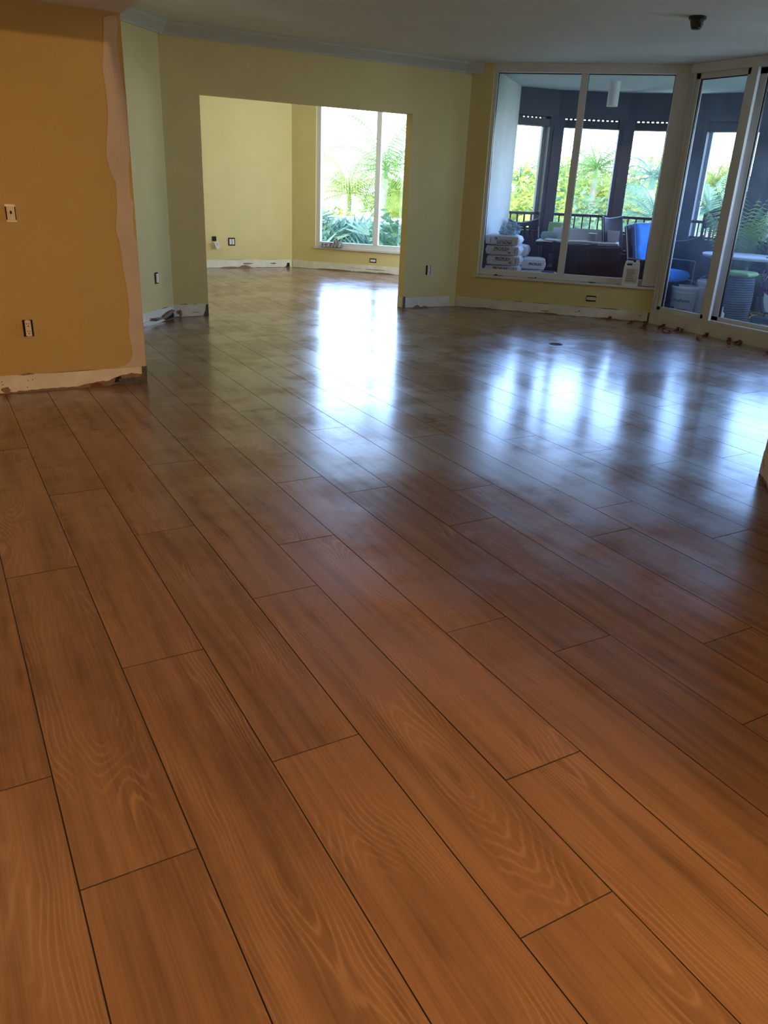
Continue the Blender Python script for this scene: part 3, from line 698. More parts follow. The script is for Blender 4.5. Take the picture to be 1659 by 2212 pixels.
# grey towel on the far sill
tp = sp(F0, .72, .02)
t = thing('towel', 'crumpled grey striped towel on the far room window sill', 'towel', (tp[0], tp[1], .365), R(-45))
def tw(u, v):
    a = u * math.pi; x = (u - .5) * .36
    hgt = (.035 + .09 * math.exp(-((u - .72) / .2) ** 2)) * math.sin(math.pi * v) ** .7
    fold = .022 * math.sin(u * 26 + v * 5) * math.sin(math.pi * v)
    return (x + .02 * math.sin(v * 9), -.08 + v * .15 + fold * .5, max(.001, hgt + fold))
b = MB(); b.sheet(tw, 60, 26); b.build('cloth', M['towel'], t, smooth=True, mods=[('SOLIDIFY', dict(thickness=.004))])
b = MB()
for u0 in (.12, .28, .5, .66, .85):
    b.sheet(lambda u, v: tuple(Vector(tw(u0 + (u - .5) * .035, v)) + Vector((0, -.004, .006))), 2, 26)
b.build('stripe', M['towelstripe'], t, smooth=True)

# ------------------------------------------------------------------ red levelling clips on the floor
CL = [((7.065, 6.987), 'beside the bare strip under the window', .3), ((7.072, 6.654), 'left of the curb corner', 0), ((7.24, 6.58), 'tight in the corner by the curb', .8), ((7.006, 6.389), 'out on the floor left of the pale sheen', .2), ((7.315, 6.40), 'against the curb start', -.4), ((7.10, 6.16), 'left one of the touching pair beside the grey spacer', .9), ((7.045, 6.06), 'right one of the touching pair beside the grey spacer', -.2), ((7.30, 6.16), 'left one of two by the curb under the first door', .2), ((7.28, 6.07), 'right one of two by the curb under the first door', .7), ((7.342, 5.798), 'against the curb below the door stile', .1), ((7.05, 5.634), 'standing clear of the curb below the door stile', 1.2), ((7.344, 5.497), 'first of three close to the curb on the right', .4), ((7.387 - .03, 5.40), 'second of three close to the curb on the right', -.5), ((7.30, 5.33), 'third of three close to the curb on the right', .1), ((7.067, 5.27), 'alone in the sheen in front of the three', .7), ((7.072, 4.84), 'at the right picture edge', .3)]
def clip():
    t = thing('tile_clip', 'x', 'tile clip', (0, 0, 0), 0, 'red tile levelling clips on the floor')
    b = MB(); b._add([(-.045, -.014, 0), (.035, -.014, 0), (.035, .014, 0), (-.045, .014, 0), (.035, -.014, .026), (.035, .014, .026), (-.045, -.014, .003), (-.045, .014, .003)],
                     [(0, 3, 2, 1), (0, 1, 4, 6), (3, 7, 5, 2), (1, 2, 5, 4), (6, 4, 5, 7), (0, 6, 7, 3)]); b.build('wedge', M['redplastic'], t)
    MB().box((.028, 0, .028), (.020, .036, .008), bev=.002).build('tab', M['redplastic'], t)
    return t
c0 = clip()
for k, ((x, y), lab, rz) in enumerate(CL):
    o = c0 if k == 0 else copy_tree(c0)
    o.location = (x, y, .002); o.rotation_euler = (0, 0, rz); o['label'] = 'red floor clip ' + lab
t = thing('tile_spacer', 'small grey arched spacer on the floor left of the clip pair', 'tile spacer', (7.13, 6.27, .002), .5)
MB().tube([(-.02, 0, .0), (-.018, 0, .025), (0, 0, .038), (.018, 0, .025), (.02, 0, 0)], .004).build('arch', M['tealbox'], t)
MB().box((0, 0, .002), (.05, .012, .004)).build('foot', M['tealbox'], t)

# ------------------------------------------------------------------ lanai: sacks of mortar
def pillow(b, c, d, rz=0, seed=0, k=.8, squash=0.):
    rn = random.Random(seed); T = Matrix.Translation(c) @ Matrix.Rotation(rz, 4, 'Z'); nu, nv = 20, 14
    def p(u, v, sd):
        x, y = u * 2 - 1, v * 2 - 1
        ex = (1 - abs(x) ** 5) * (1 - abs(y) ** 5); z = sd * .5 * max(0, ex) ** .28
        z *= 1 + .10 * noise.noise(Vector((x * 2.1, y * 2.1, seed + sd)))
        return T @ Vector((x * d[0] / 2 * (1 - .04 * y * y), y * d[1] / 2 * (1 - .04 * x * x), z * d[2]))
    for sd in (1, -1): b.sheet(lambda u, v: p(u, v, sd), nu, nv)
    bmesh.ops.remove_doubles(b.b, verts=list(b.b.verts), dist=.0006)
    return b
def lettering(txt, size, m, parent, loc, rot, name='lettering', bold=.0):
    cu = bpy.data.curves.new(name, 'FONT'); cu.body = txt; cu.size = size; cu.align_x = 'CENTER'; cu.align_y = 'CENTER'; cu.extrude = .0006; cu.offset = bold
    cu.materials.append(m); tmp = bpy.data.objects.new('tmp_text', cu); COL.objects.link(tmp)
    bpy.context.view_layer.update(); dg = bpy.context.evaluated_depsgraph_get()
    me = bpy.data.meshes.new_from_object(tmp.evaluated_get(dg)); bpy.data.objects.remove(tmp); me.name = name
    o = bpy.data.objects.new(name, me); link(o, parent); o.location = loc; o.rotation_euler = rot; return o
def sack(label, P, rz, d, seed, text='front', group='white mortar sacks on the lanai', name='mortar_sack'):
    t = thing(name, label, 'sack', P, rz, group)
    b = MB(); pillow(b, (0, 0, d[2] / 2), d, 0, seed); b.build('paper', M['bag'], t, smooth=True)
    y = -d[1] / 2 - .004
    z0 = d[2] * .5
    # flat printed side band facing the window
    MB().box((0, -d[1] / 2 + .006, z0), (d[0] * .88, .018, d[2] * .78), bev=.006).build('side_panel', M['bag'], t)
    if text == 'front':
        lettering('PROFLEX', .046, M['ink'], t, (-.01, y, z0 + .020), (R(90), 0, 0), bold=.0012); lettering('42', .036, M['ink'], t, (.085, y, z0 - .022), (R(90), 0, 0), bold=.0012)
        MB().box((-.03, y, z0 - .002), (.20, .0008, .004)).build('print_bar', M['ink'], t); MB().box((.155, y, z0), (.006, .0008, d[2] * .48)).build('print_bar', M['ink'], t)
    elif text == 'flip':
        lettering('PROFLEX', .046, M['ink'], t, (.03, y, z0 - .020), (R(90), R(180), 0), bold=.0012); lettering('42', .036, M['ink'], t, (-.075, y, z0 + .022), (R(90), R(180), 0), bold=.0012)
        MB().box((-.14, y, z0), (.006, .0008, d[2] * .5)).build('print_bar', M['ink'], t); MB().box((.03, y, z0 + .004), (.20, .0008, .004)).build('print_bar', M['ink'], t)
    elif text == 'word':
        lettering('PROFLEX', .040, M['ink'], t, (.03, y, z0 + .0), (R(90), 0, 0), bold=.0012)
    return t
A45 = R(-45)
def wp(s, off): v = A0 + E0 * s + N0 * off; return v.x, v.y
zz = .03
lab = ['bottommost sack of the tall stack, mostly behind the window frame', 'second sack up in the tall stack', 'third sack up in the tall stack', 'sack in the middle of the tall stack', 'third sack from the top of the tall stack', 'second sack from the top of the tall stack', 'topmost sack of the tall stack, its lettering upside down']
sh_ = [.0, .012, -.010, .004, .016, .0, -.012]
for k in range(7):
    x, y = wp(.585 + sh_[k], .47); sack('white mortar sack, ' + lab[k], (x, y, zz), A45 + sh_[k] * 2, (.455, .42, .124), k, 'flip' if k == 6 else 'front'); zz += .118
ztop = zz
zz = .03
for k, l in enumerate(['lowest sack of the hidden rear stack', 'second sack of the hidden rear stack', 'third sack of the rear stack showing its right end', 'fourth sack of the rear stack showing its right end', 'topmost sack of the rear stack behind the lettered stack']):
    x, y = wp(.66, .90); sack('white mortar sack, ' + l, (x, y, zz), A45, (.40, .38, .145), 20 + k, None); zz += .139
zz = .03
for k, l in enumerate(['lowest of the short stack right of the tall stack', 'second of the short stack right of the tall stack', 'third of the short stack, dark band below its top', 'rounded top sack of the short stack right of the tall stack']):
    x, y = wp(.93, .74); sack('white mortar sack, ' + l, (x, y, zz), A45 + .1, (.34, .36, .145), 30 + k, 'word' if k == 3 else None); zz += .139
zz = .03
for k, l in enumerate(['beneath the lone purple printed sack', 'middle sack of the low pile under the purple printed one']):
    x, y = wp(1.13, .52); sack('white mortar sack, ' + l, (x, y, zz), A45, (.30, .34, .14), 40 + k, None); zz += .13
t = sack('white sack with a purple printed patch, lying alone right of the stacks', (*wp(1.13, .52), zz), A45, (.30, .34, .16), 44, None)
b = MB(); pillow(b, (.02, -.012, .088), (.20, .30, .155), 0, 44); b.build('purple_print', M['inkp'], t, smooth=True)
# crumpled film on top of the sacks
x, y = wp(.63, .45)
t = thing('plastic_bag', 'crumpled pale blue plastic bag on top of the sacks', 'plastic bag', (x, y, ztop), A45)
b = MB(); bmesh.ops.create_icosphere(b.b, subdivisions=4, radius=1)
for v in b.b.verts:
    n_ = noise.noise(v.co * 2.2) * .38 + noise.noise(v.co * 6) * .2; c = v.co * (1 + n_); v.co = Vector((c.x * .12, c.y * .10, max(-.002, .055 + c.z * .085)))
b.build('film', M['film'], t, smooth=False)
b = MB()
for k in range(9):
    a = k * .5 - .6; b.sheet(lambda u, v: (.05 + math.cos(a) * u * .09 + .02 * math.sin(v * 6 + k), -.02 + (v - .5) * .05 + .01 * k * .3, .05 + math.sin(a) * .05 * u + u * .05 + .01 * math.sin(u * 9 + k)), 5, 4)
b.build('ruffle', M['film'], t, mods=[('SOLIDIFY', dict(thickness=.001))])

# ------------------------------------------------------------------ lanai furniture
def wicker_chair(label, P, rz, back_h=.52, wdt=.56, cat='chair', name='wicker_chair', cush=None, seat_h=.42, arms=True, notch=.05, piping=True, group='dark wicker chairs on the lanai', slots=False, rake=.10, dp=.54):
    """local: seat centre at origin, faces -y, back at +y"""
    t = thing(name, label, cat, (P[0], P[1], .03), rz, group)
    b = MB(); b.box((0, 0, seat_h - .05), (wdt, dp, .10), bev=.015); b.box((0, -.0, seat_h - .16), (wdt - .03, dp - .04, .14), bev=.01); b.build('seat', M['wicker'], t)
    yb = dp / 2 - .03
    def bk(u, v, off=0):
        x = (u - .5) * wdt * (1 + .08 * v); top = seat_h + back_h - notch * (1 - (2 * u - 1) ** 2)
        z = seat_h - .04 + (top - seat_h + .04) * v
        return (x, yb + rake * v - .05 * (1 - (2 * u - 1) ** 2) * -1 * v + off, z)
    b = MB(); b.sheet(lambda u, v: bk(u, v), 20, 12)
    if slots:
        dl = [f for f in b.b.faces if .55 < (f.calc_center_median().z - seat_h) / back_h < .80 and int((f.calc_center_median().x / wdt + .5) * 20) % 3 != 0]
        bmesh.ops.delete(b.b, geom=dl, context='FACES')
    b.build('backrest', M['wicker'], t, smooth=not slots, mods=[('SOLIDIFY', dict(thickness=.035 if not slots else .02, offset=0))])
    if piping:
        pts = [bk(0, v) for v in (0, .25, .5, .75, 1)] + [bk(u, 1.01) for u in (.05, .15, .3, .5, .7, .85, .95)] + [bk(1, v) for v in (1, .75, .5, .25, 0)]
        MB().tube(pts, .009, 6).build('piping', M['piping'], t)
    if arms:
        for sg in (-1, 1):
            b = MB(); b.box((sg * (wdt / 2 + .03), .0, seat_h * .5 + .12), (.06, dp, seat_h + .24 - .02), bev=.012); b.build('armrest', M['wicker'], t)
            if piping: MB().tube([(sg * (wdt / 2 + .03), -dp / 2 - .005, .10), (sg * (wdt / 2 + .03), -dp / 2 - .005, seat_h + .23), (sg * (wdt / 2 + .03), dp / 2, seat_h + .235)], .008, 6).build('piping', M['piping'], t)
    for sx_ in (-1, 1):
        for sy in (-1, 1):
            MB().box((sx_ * (wdt / 2 - .03), sy * (dp / 2 - .04), (seat_h - .2) / 2 + .0), (.045, .045, seat_h - .2)).build('leg', M['wicker'], t)
    if cush:
        b = MB(); pillow(b, (0, -.02, seat_h + .055), (wdt - .02, dp, .15), 0, 5); b.build('seat_cushion', M[cush], t, smooth=True)
        bm_ = MB(); pillow(bm_, (0, 0, 0), (wdt - .04, back_h - .02, .15), 0, 8)
        T = Matrix.Translation((0, yb - .055 + rake * .5, seat_h + .06 + back_h * .5)) @ Matrix.Rotation(R(90) - math.atan2(rake, back_h), 4, 'X')
        for v in bm_.b.verts:
            if abs(v.co.y + .02) < .03: v.co.z *= .72
            v.co = T @ v.co
        bm_.build('back_cushion', M[cush], t, smooth=True)
        pts = [(T @ Vector(((wdt - .05) / 2 * a, (back_h - .03) / 2 * c, .02))) for a, c in ((-1, -1), (-1, 0), (-1, 1), (0, 1), (1, 1), (1, 0), (1, -1))]
        MB().tube(pts, .006, 6).build('cushion_piping', M['piping'], t)
    return t
# face angle: local -y is the front
def face(dx, dy): return math.atan2(dy, dx) + R(90)
wicker_chair('deep wicker armchair with bright blue seat and back cushions', (7.99, 7.16), face(.25, -.97), back_h=.60, wdt=.60, cush='blue', cat='armchair', name='wicker_armchair', notch=-.01, group=None, seat_h=.40, rake=.14)
wicker_chair('high-backed dark wicker chair with pale piping behind the blue armchair', (8.12, 7.78), face(.35, -.95), back_h=.66, wdt=.52, notch=.03, rake=.12)
wicker_chair('dark chair with slotted curved back between sacks and table', (7.38, 8.76), face(.2, -.9) , back_h=.57, wdt=.60, notch=.06, slots=True, arms=False)
wicker_chair('dark wicker chair tucked under the left end of the table', (7.42, 8.10), face(.72, .7), back_h=.36, wdt=.5, notch=.03, arms=False, piping=False)
wicker_chair('dark wicker chair pushed under the right end of the table', (7.62, 7.86), face(.72, .7), back_h=.34, wdt=.48, notch=.02, arms=False, piping=False)
wicker_chair('dark wicker chair with scooped pale-piped back seen through the first door', (8.72, 7.48), face(-.55, -.8), back_h=.48, wdt=.58, notch=.10)
wicker_chair('dark openwork chair with arched back below the palm fronds', (9.02, 7.15), face(-.8, -.5), back_h=.74, wdt=.62, notch=-.12, slots=True, arms=False, piping=False)

# rectangular dining table covered with paper sheets
tx, ty = wp(1.45, 1.10)
t = thing('dining_table', 'dark rectangular table left of the blue armchair', 'table', (tx, ty, .03), A45)
b = MB(); b.box((0, 0, .725), (1.02, .62, .035), bev=.006); b.build('tabletop', M['wicker'], t)
b = MB(); b.box((0, 0, .66), (.86, .48, .09)); b.build('apron', M['wicker'], t)
for a in (-1, 1):
    for c in (-1, 1): MB().box((a * .40, c * .21, .33), (.06, .06, .66)).build('leg', M['wicker'], t)
b = MB()
def shf(u, v): return ((u - .5) * 1.04 + .004 * math.sin(v * 20), (v - .5) * .66, .004 * math.sin(u * 14 + v * 5) + .006)
b.sheet(shf, 30, 8); o = b.build('paper_sheet', M['tablecloth'], None, smooth=True, mods=[('SOLIDIFY', dict(thickness=.006))]); o.location = (tx, ty, .779); o.rotation_euler = (0, 0, A45 + .015); setp(o, 'wide pale paper sheet covering the dark rectangular table', 'paper')
b = MB(); b.sheet(lambda u, v: ((u - .5) * .92, (v - .5) * .5, .005 * math.sin(u * 11 + 2) + .004), 24, 6); o = b.build('folded_drop_cloth', M['labelw'], None, smooth=True, mods=[('SOLIDIFY', dict(thickness=.012))]); o.location = (*wp(1.50, 1.04), .796); o.rotation_euler = (0, 0, A45 - .02); setp(o, 'cream folded drop cloth on the paper covered table', 'cloth')
px_, py_ = wp(1.53, 1.30)
b = MB()
for k in range(12): b.box((-.42 + k * 0, 0, 0), (0.001, .001, .001)) if 0 else None
b.box((0, 0, .075), (.86, .018, .145), M=Matrix.Rotation(R(-14), 4, 'X'))
for k in range(6): b.box((0, -.011 - .0, .02 + k * .022), (.86, .004, .006), M=Matrix.Rotation(R(-14), 4, 'X'))
o = b.build('ribbed_board', M['corr'], None); o.location = (px_, py_, .80); o.rotation_euler = (0, 0, A45); setp(o, 'long white ribbed panel leaning at the back of the table', 'panel')
o = MB().lathe([(.054, 0), (.058, .004), (.058, .088), (.06, .09), (.054, .093)], seg=24).build('tin_can', M['greytin'], None); o.location = (*wp(1.625, 1.12), .813); setp(o, 'grey tin can standing on the paper covered table', 'can')
b = MB(); pillow(b, (0, 0, .05), (.22, .14, .10), 0, 50); o = b.build('cloth_bundle', M['teal'], None, smooth=True); o.location = (*wp(1.06, 1.22), .79); o.rotation_euler = (0, .0, A45); setp(o, 'pale teal cloth bundle on the left end of the table', 'cloth')
b = MB(); pillow(b, (0, 0, 0), (.20, .22, .10), 0, 51)
for v in b.b.verts: v.co = Matrix.Rotation(R(75), 4, 'X') @ v.co
o = b.build('cushion', M['green'], None, smooth=True); o.location = (*wp(1.12, 1.42), .90); o.rotation_euler = (0, 0, A45); setp(o, 'small green cushion propped behind the table near the sacks', 'cushion')

# low green ottoman under the table
t = thing('ottoman', 'low stool with pale green top seen under the table', 'ottoman', (8.02, 8.18, .03), A45)
MB().box((0, 0, .22), (.40, .40, .44), bev=.01).build('base', M['drum'], t); MB().box((0, 0, .47), (.44, .42, .06), bev=.02).build('cushion', M['green'], t)

# bistro table, bench and cushions by the doors
t = thing('bistro_table', 'oval pale-topped table in front of the green cushions', 'table', (8.62, 6.42, .03), 0)
b = MB(); b.lathe([(.40, .715), (.425, .725), (.43, .74), (.42, .748)], seg=48)
for v in b.b.verts: v.co.y *= 1.35
b.build('tabletop', M['corr'], t)
MB().lathe([(.17, 0), (.17, .012), (.03, .03), (.025, .70), (.09, .715)], seg=24).build('pedestal', M['greytin'], t)
t = thing('pliers', 'grey handled pliers lying on the oval table', 'pliers', (8.42, 5.98, .79), .4)
MB().tube([(-.09, .02, .012), (-.03, .008, .012), (0, 0, .012), (.05, 0, .010)], .010, 6).build('handle', M['greytin'], t); MB().tube([(-.09, -.03, .012), (-.03, -.008, .012), (0, 0, .012)], .010, 6).build('handle', M['black'], t)
t = thing('bench', 'dark bench with long green back cushion under the potted palm', 'bench', (9.12, 5.95, .03), R(90))
MB().box((0, 0, .34), (1.5, .55, .10), bev=.01).build('seat', M['wicker'], t); MB().box((0, -.28, .60), (1.5, .05, .60), bev=.01).build('backrest', M['wicker'], t)
for a in (-.7, .7):
    for c in (-.22, .22): MB().box((a, c, .15), (.06, .06, .30)).build('leg', M['wicker'], t)
b = MB(); pillow(b, (0, .0, .45), (1.45, .52, .16), 0, 60); b.build('seat_cushion', M['green'], t, smooth=True)
b = MB(); pillow(b, (0, 0, 0), (1.42, .50, .18), 0, 61)
for v in b.b.verts: v.co = Matrix.Translation((0, -.17, .73)) @ Matrix.Rotation(R(80), 4, 'X') @ v.co
b.build('back_cushion', M['green'], t, smooth=True)
t = thing('storage_drum', 'ribbed grey woven drum with pale green pad behind the pink jug', 'storage drum', (8.08, 6.12, .03))
b = MB(); pr = []
for k in range(22): z = k * .026; pr += [(.195 + .02 * math.sin(k / 21 * math.pi), z), (.203 + .02 * math.sin(k / 21 * math.pi), z + .013)]
b.lathe(pr, seg=36); b.build('body', M['drum'], t)
b = MB(); pillow(b, (0.02, -.02, .585), (.36, .34, .06), .3, 63); b.build('pad', M['green'], t, smooth=True)
# pink flowers on the bench side
t = thing('flower_bunch', 'purple and pink flower bunch under the oval table edge', 'flowers', (8.52, 5.98, .03))
rf = random.Random(8); b = MB(); b2 = MB()
for k in range(46):
    a = rf.uniform(0, 6.28); r = rf.uniform(.02, .16); z = rf.uniform(.42, .68); c = Vector((r * math.cos(a), r * math.sin(a), z))
    (b2 if k % 3 else b).tube([(0, 0, .3), tuple(c * .7 + Vector((0, 0, .1))), tuple(c)], .004, 4)
    d1 = Vector((rf.uniform(-1, 1), rf.uniform(-1, 1), rf.uniform(-1, 1))).normalized() * .03; d2 = d1.cross(Vector((.3, .5, .8))).normalized() * .018
    (b if k % 2 else b2).quad(c - d1, c + d2, c + d1, c - d2)
M['petal'] = mat('violet_petal', (.42, .16, .50), .6); M['stem'] = mat('dark_stem', (.08, .05, .10), .7)
b.build('petals', M['petal'], t); b2.build('stems', M['stem'], t); MB().lathe([(.07, 0), (.10, .05), (.11, .32)], seg=20).build('vase', M['greytin'], t)

# buckets
def bucket(label, P, rz, text=True, r=.148, h=.37):
    t = thing('plastic_bucket', label, 'bucket', (P[0], P[1], P[2]), rz, 'white plastic buckets behind the door')
    b = MB(); b.lathe([(r * .88, 0), (r * .90, .01), (r, h * .78), (r + .008, h * .79), (r + .008, h * .82), (r, h * .83), (r + .003, h * .90), (r + .010, h * .91), (r + .010, h * .96), (r + .004, h)], seg=40, cap=False)
    b.b.faces.new([v for v in b.b.verts[:40]]); b.build('body', M['plasticw'], t, smooth=False, mods=[('SOLIDIFY', dict(thickness=.003))])
    a = [(math.cos(u) * (r + .012), -.06 * math.sin(u), h * .86 + .13 * math.sin(u)) for u in [k * math.pi / 16 for k in range(17)]]
    MB().tube(a, .0035, 6).build('handle', M['chrome'], t)
    if text:
        lettering('ProForm', .052, M['ink'], t, (-.02, -r - .0055, h * .56), (R(90), 0, 0), bold=.001)
        MB().box((-.04, -r - .003, h * .30), (.20, .002, .055)).build('label', M['labelw'], t)
        MB().box((-.115, -r - .0045, h * .30), (.052, .002, .052)).build('label_block', M['ink'], t)
        lettering('ALL', .03, M['labelw'], t, (-.115, -r - .0062, h * .30), (R(90), 0, 0), bold=.0006)
        MB().box((.0, -r - .0045, h * .30), (.11, .002, .006)).build('print_bar', M['ink'], t)
    return t
bk1 = bucket('white bucket with printed name and black square, nearest the door glass', (8.02, 6.76, .03), R(-48))
bk2 = bucket('pale bucket with pinkish label standing behind the printed bucket', (8.34, 6.66, .03), R(-48), False, .15, .44)
MB().box((-.02, -.152, .29), (.13, .003, .14)).build('label', M['pinkjug'], bk2)
t = thing('squeeze_bottle', 'tall pink jug wrapped in clear film beside the door stile', 'jug', (7.93, 6.12, .03))
MB().lathe([(.06, 0), (.065, .01), (.063, .36), (.05, .40), (.02, .43), (.018, .46)], seg=20).build('body', M['pinkjug'], t)
b = MB(); b.lathe([(.068, .33), (.072, .37), (.05, .42), (.02, .47), (.012, .475)], seg=12)
for v in b.b.verts: v.co += Vector((noise.noise(v.co * 30) * .012, noise.noise(v.co * 27 + Vector((4, 4, 4))) * .012, 0))
b.build('film_wrap', M['film'], t)
t = thing('caulk_tube', 'white caulk cartridge with nozzle lying on the lanai floor', 'caulk tube', (7.90, 5.86, .055), R(-62))
MB().tube([(-.11, 0, 0), (.05, 0, 0)], .025, 16).build('barrel', M['plasticw'], t); MB().tube([(.05, 0, 0), (.06, 0, 0), (.13, 0, 0)], [.02, .012, .005], 10).build('nozzle', M['plasticw'], t)
t = thing('caulk_tube', 'upright white cartridge against the door stile beside the pink jug', 'caulk tube', (7.80, 6.00, .03), 0)
MB().lathe([(.03, 0), (.03, .17), (.012, .18), (.008, .24)], seg=16).build('barrel', M['plasticw'], t)
# coiled hose and teal machine
t = thing('coiled_hose', 'olive hose coil lying behind the teal tool case', 'hose', (7.98, 5.58, .03))
rc = random.Random(2); pts = []
for k in range(150):
    a = k * .24; r = .16 + .035 * math.sin(k * .11) + .01 * math.sin(k * .9); pts.append((r * math.cos(a), r * math.sin(a) * .9, .05 + .16 * k / 150 + .03 * math.sin(a * 1.3 + k * .05)))
MB().tube(pts, .009, 6).build('coil', M['hose'], t); MB().tube([(-.16, 0, .08), (-.26, .10, .03), (-.25, .24, .012), (-.15, .27, .012)], .006, 6).build('loose_end', M['hose'], t)
t = thing('tool_case', 'rounded teal tool case at the lower right behind the glass', 'tool case', (7.83, 5.42, .03), R(-90))
MB().box((0, 0, .11), (.34, .20, .20), bev=.05).build('body', M['tealbox'], t); MB().tube([(-.07, 0, .20), (-.06, 0, .25), (.06, 0, .25), (.07, 0, .20)], .010, 8).build('handle', M['black'], t); MB().box((.03, -.102, .13), (.10, .004, .04)).build('label', M['greytin'], t)
# round fan leaning by the drum
t = thing('floor_fan', 'round-framed white and black fan at the right picture edge', 'fan', (8.20, 5.50, .03), R(-55))
b = MB(); b.tube([(.28 * math.cos(a), 0, .42 + .34 * math.sin(a)) for a in [k * 2 * math.pi / 40 for k in range(40)]], .016, 8, closed=True); b.build('ring', M['black'], t)
for k in range(4):
    a = k * math.pi / 2 + .6
    b = MB(); b.sheet(lambda u, v: (math.cos(a + (v - .5) * .9 * (.4 + u)) * (.05 + u * .20), .03 * (v - .5), .42 + math.sin(a + (v - .5) * .9 * (.4 + u)) * (.05 + u * .26)), 6, 5); b.build('blade', M['corr'], t, mods=[('SOLIDIFY', dict(thickness=.004))])
b = MB(); b.tube([(-.27, -.02, .46), (.27, -.02, .44)], .010, 6); b.tube([(0, -.02, .10), (0, -.02, .74)], .010, 6); b.build('guard', M['black'], t)
MB().tube([(0, -.06, .42), (0, .08, .42)], .055, 18).build('hub', M['black'], t)
b = MB(); b.box((0, 0, .02), (.44, .20, .04), bev=.01); b.box((0, 0, .07), (.06, .06, .10)); b.build('base', M['black'], t)

# ------------------------------------------------------------------ plants
def frond(b, base, az, elev, L, droop, lw, nl, lf, twist=0., rach=.012):
    pts = []; p = Vector(base); e = elev; n = 14
    for k in range(n + 1):
        pts.append(p.copy()); d = Vector((math.cos(az) * math.cos(e), math.sin(az) * math.cos(e), math.sin(e))); p = p + d * (L / n); e -= droop / n * (.4 + 1.2 * k / n)
    b.tube(pts, [rach * (1 - .8 * k / n) for k in range(n + 1)], 4)
    side = Vector((-math.sin(az), math.cos(az), 0))
    for k in range(nl):
        u = .12 + .88 * k / nl; i = min(n - 1, int(u * n)); fr = u * n - i; c = pts[i].lerp(pts[i + 1], fr); t = (pts[i + 1] - pts[i]).normalized()
        ll = lf * math.sin(math.pi * min(1, .12 + .88 * u)) ** .6 * (1.0 if u < .9 else .7)
        for sg in (-1, 1):
            dr = (side * sg * .85 + t * .55 + Vector((0, 0, -.35 - .3 * abs(math.cos(e))))).normalized()
            tip = c + dr * ll + Vector((0, 0, -ll * .18)); w_ = t * lw
            b.quad(c - w_ * .5, c + w_ * .5, tip + w_ * .12, tip - w_ * .12)
def palm(label, crown_p, H0, L, seed, m='leaf_g', nf=24, group='palm trees beyond the windows', name='palm_tree', zg=-5., trunk_r=.14, dense=20):
    rn = random.Random(seed); x, y, z = crown_p
    t = thing(name, label, 'palm tree', (x, y, zg), 0, group)
    hz = z - zg - L * .45
    n = 8; MB().tube([(.15 * math.sin(k * .6 + seed), .1 * math.cos(k * .5), hz * k / n) for k in range(n + 1)], [trunk_r * (1.15 - .35 * k / n) for k in range(n + 1)], 8).build('trunk', M['trunk'], t)
    top = Vector((.15 * math.sin(n * .6 + seed), .1 * math.cos(n * .5), hz))
    b = MB(); b.tube([tuple(top), tuple(top + Vector((0, 0, .5)))], [.10, .05], 6)
    for k in range(nf):
        az = k * 2.399 + rn.uniform(-.2, .2); el = R(78) - k / nf * R(95) + rn.uniform(-.1, .1)
        frond(b, top + Vector((0, 0, .3)), az, el, L * rn.uniform(.85, 1.1), R(95) + rn.uniform(-.2, .3), .030 * L / 2, dense, L * .26, rach=.02)
    b.build('crown', M[m], t, fix=False)
    return t
def bush(label, c, rad, n, leaf, seed, m='leaf_g', cat='tree', name='broadleaf_tree', group='trees beyond the windows', zg=-5., fan=False, trunk=True, sharp=1.):
    rn = random.Random(seed); x, y, z = c; rx, ry, rz_ = rad
    t = thing(name, label, cat, (x, y, zg), 0, group); b = MB(); cz = z - zg - rz_
    for k in range(n):
        d = Vector((rn.gauss(0, 1), rn.gauss(0, 1), rn.gauss(0, 1))).normalized()
        f_ = 1 + .38 * noise.noise(d * 2.2 + Vector((seed * 3.1, 0, 0))) + .18 * noise.noise(d * 6 + Vector((0, seed, 0)))
        rr = rn.uniform(.72, 1.0) * f_
        p = Vector((d.x * rx * rr, d.y * ry * rr, cz + d.z * rz_ * rr))
        if p.z < .2: p.z = .2 + rn.random() * .4
        if fan:
            a0 = rn.uniform(0, 6.28); tl = rn.uniform(.3, 1.1); ux = Vector((math.cos(a0), math.sin(a0), 0)); up = Vector((0, 0, 1)) * math.sin(tl) + Vector((-math.sin(a0), math.cos(a0), 0)) * math.cos(tl)
            for j in range(9):
                a = R(18) + j * R(18); dd = ux * math.cos(a) + up * math.sin(a); sd = ux * -math.sin(a) + up * math.cos(a)
                b.quad(p, p + dd * leaf * .5 + sd * leaf * .07, p + dd * leaf, p + dd * leaf * .5 - sd * leaf * .07)
        else:
            a = Vector((rn.gauss(0, 1), rn.gauss(0, 1), rn.gauss(0, .6))).normalized() * leaf; q2 = a.cross(Vector((rn.gauss(0, 1), rn.gauss(0, 1), rn.gauss(0, 1)))).normalized() * leaf * .38
            b.quad(p - a * .5, p + q2 * .5, p + a * .5, p - q2 * .5)
    b.build('foliage', M[m], t, fix=False)
    # inner mass of darker twigs so that the crown is not see-through
    bc = MB(); bmesh.ops.create_icosphere(bc.b, subdivisions=3, radius=1)
    for v in bc.b.verts:
        d = v.co.normalized(); f_ = .68 * (1 + .38 * noise.noise(d * 2.2 + Vector((seed * 3.1, 0, 0)))); v.co = Vector((d.x * rx * f_, d.y * ry * f_, max(.1, cz + d.z * rz_ * f_)))
    bc.build('inner_foliage', M[m], t)
    if trunk: MB().tube([(0, 0, 0), (.1, 0, cz * .5), (0, .1, cz)], [.22, .16, .1], 8).build('trunk', M['trunk'], t)
    return t
struct('ground', MB().box2((-20, 14, -5.3), (90, 110, -5.0)), M['ground']); struct('ground_side', MB().box2((10.5, -30, -5.3), (90, 14, -5.0)), M['ground'])
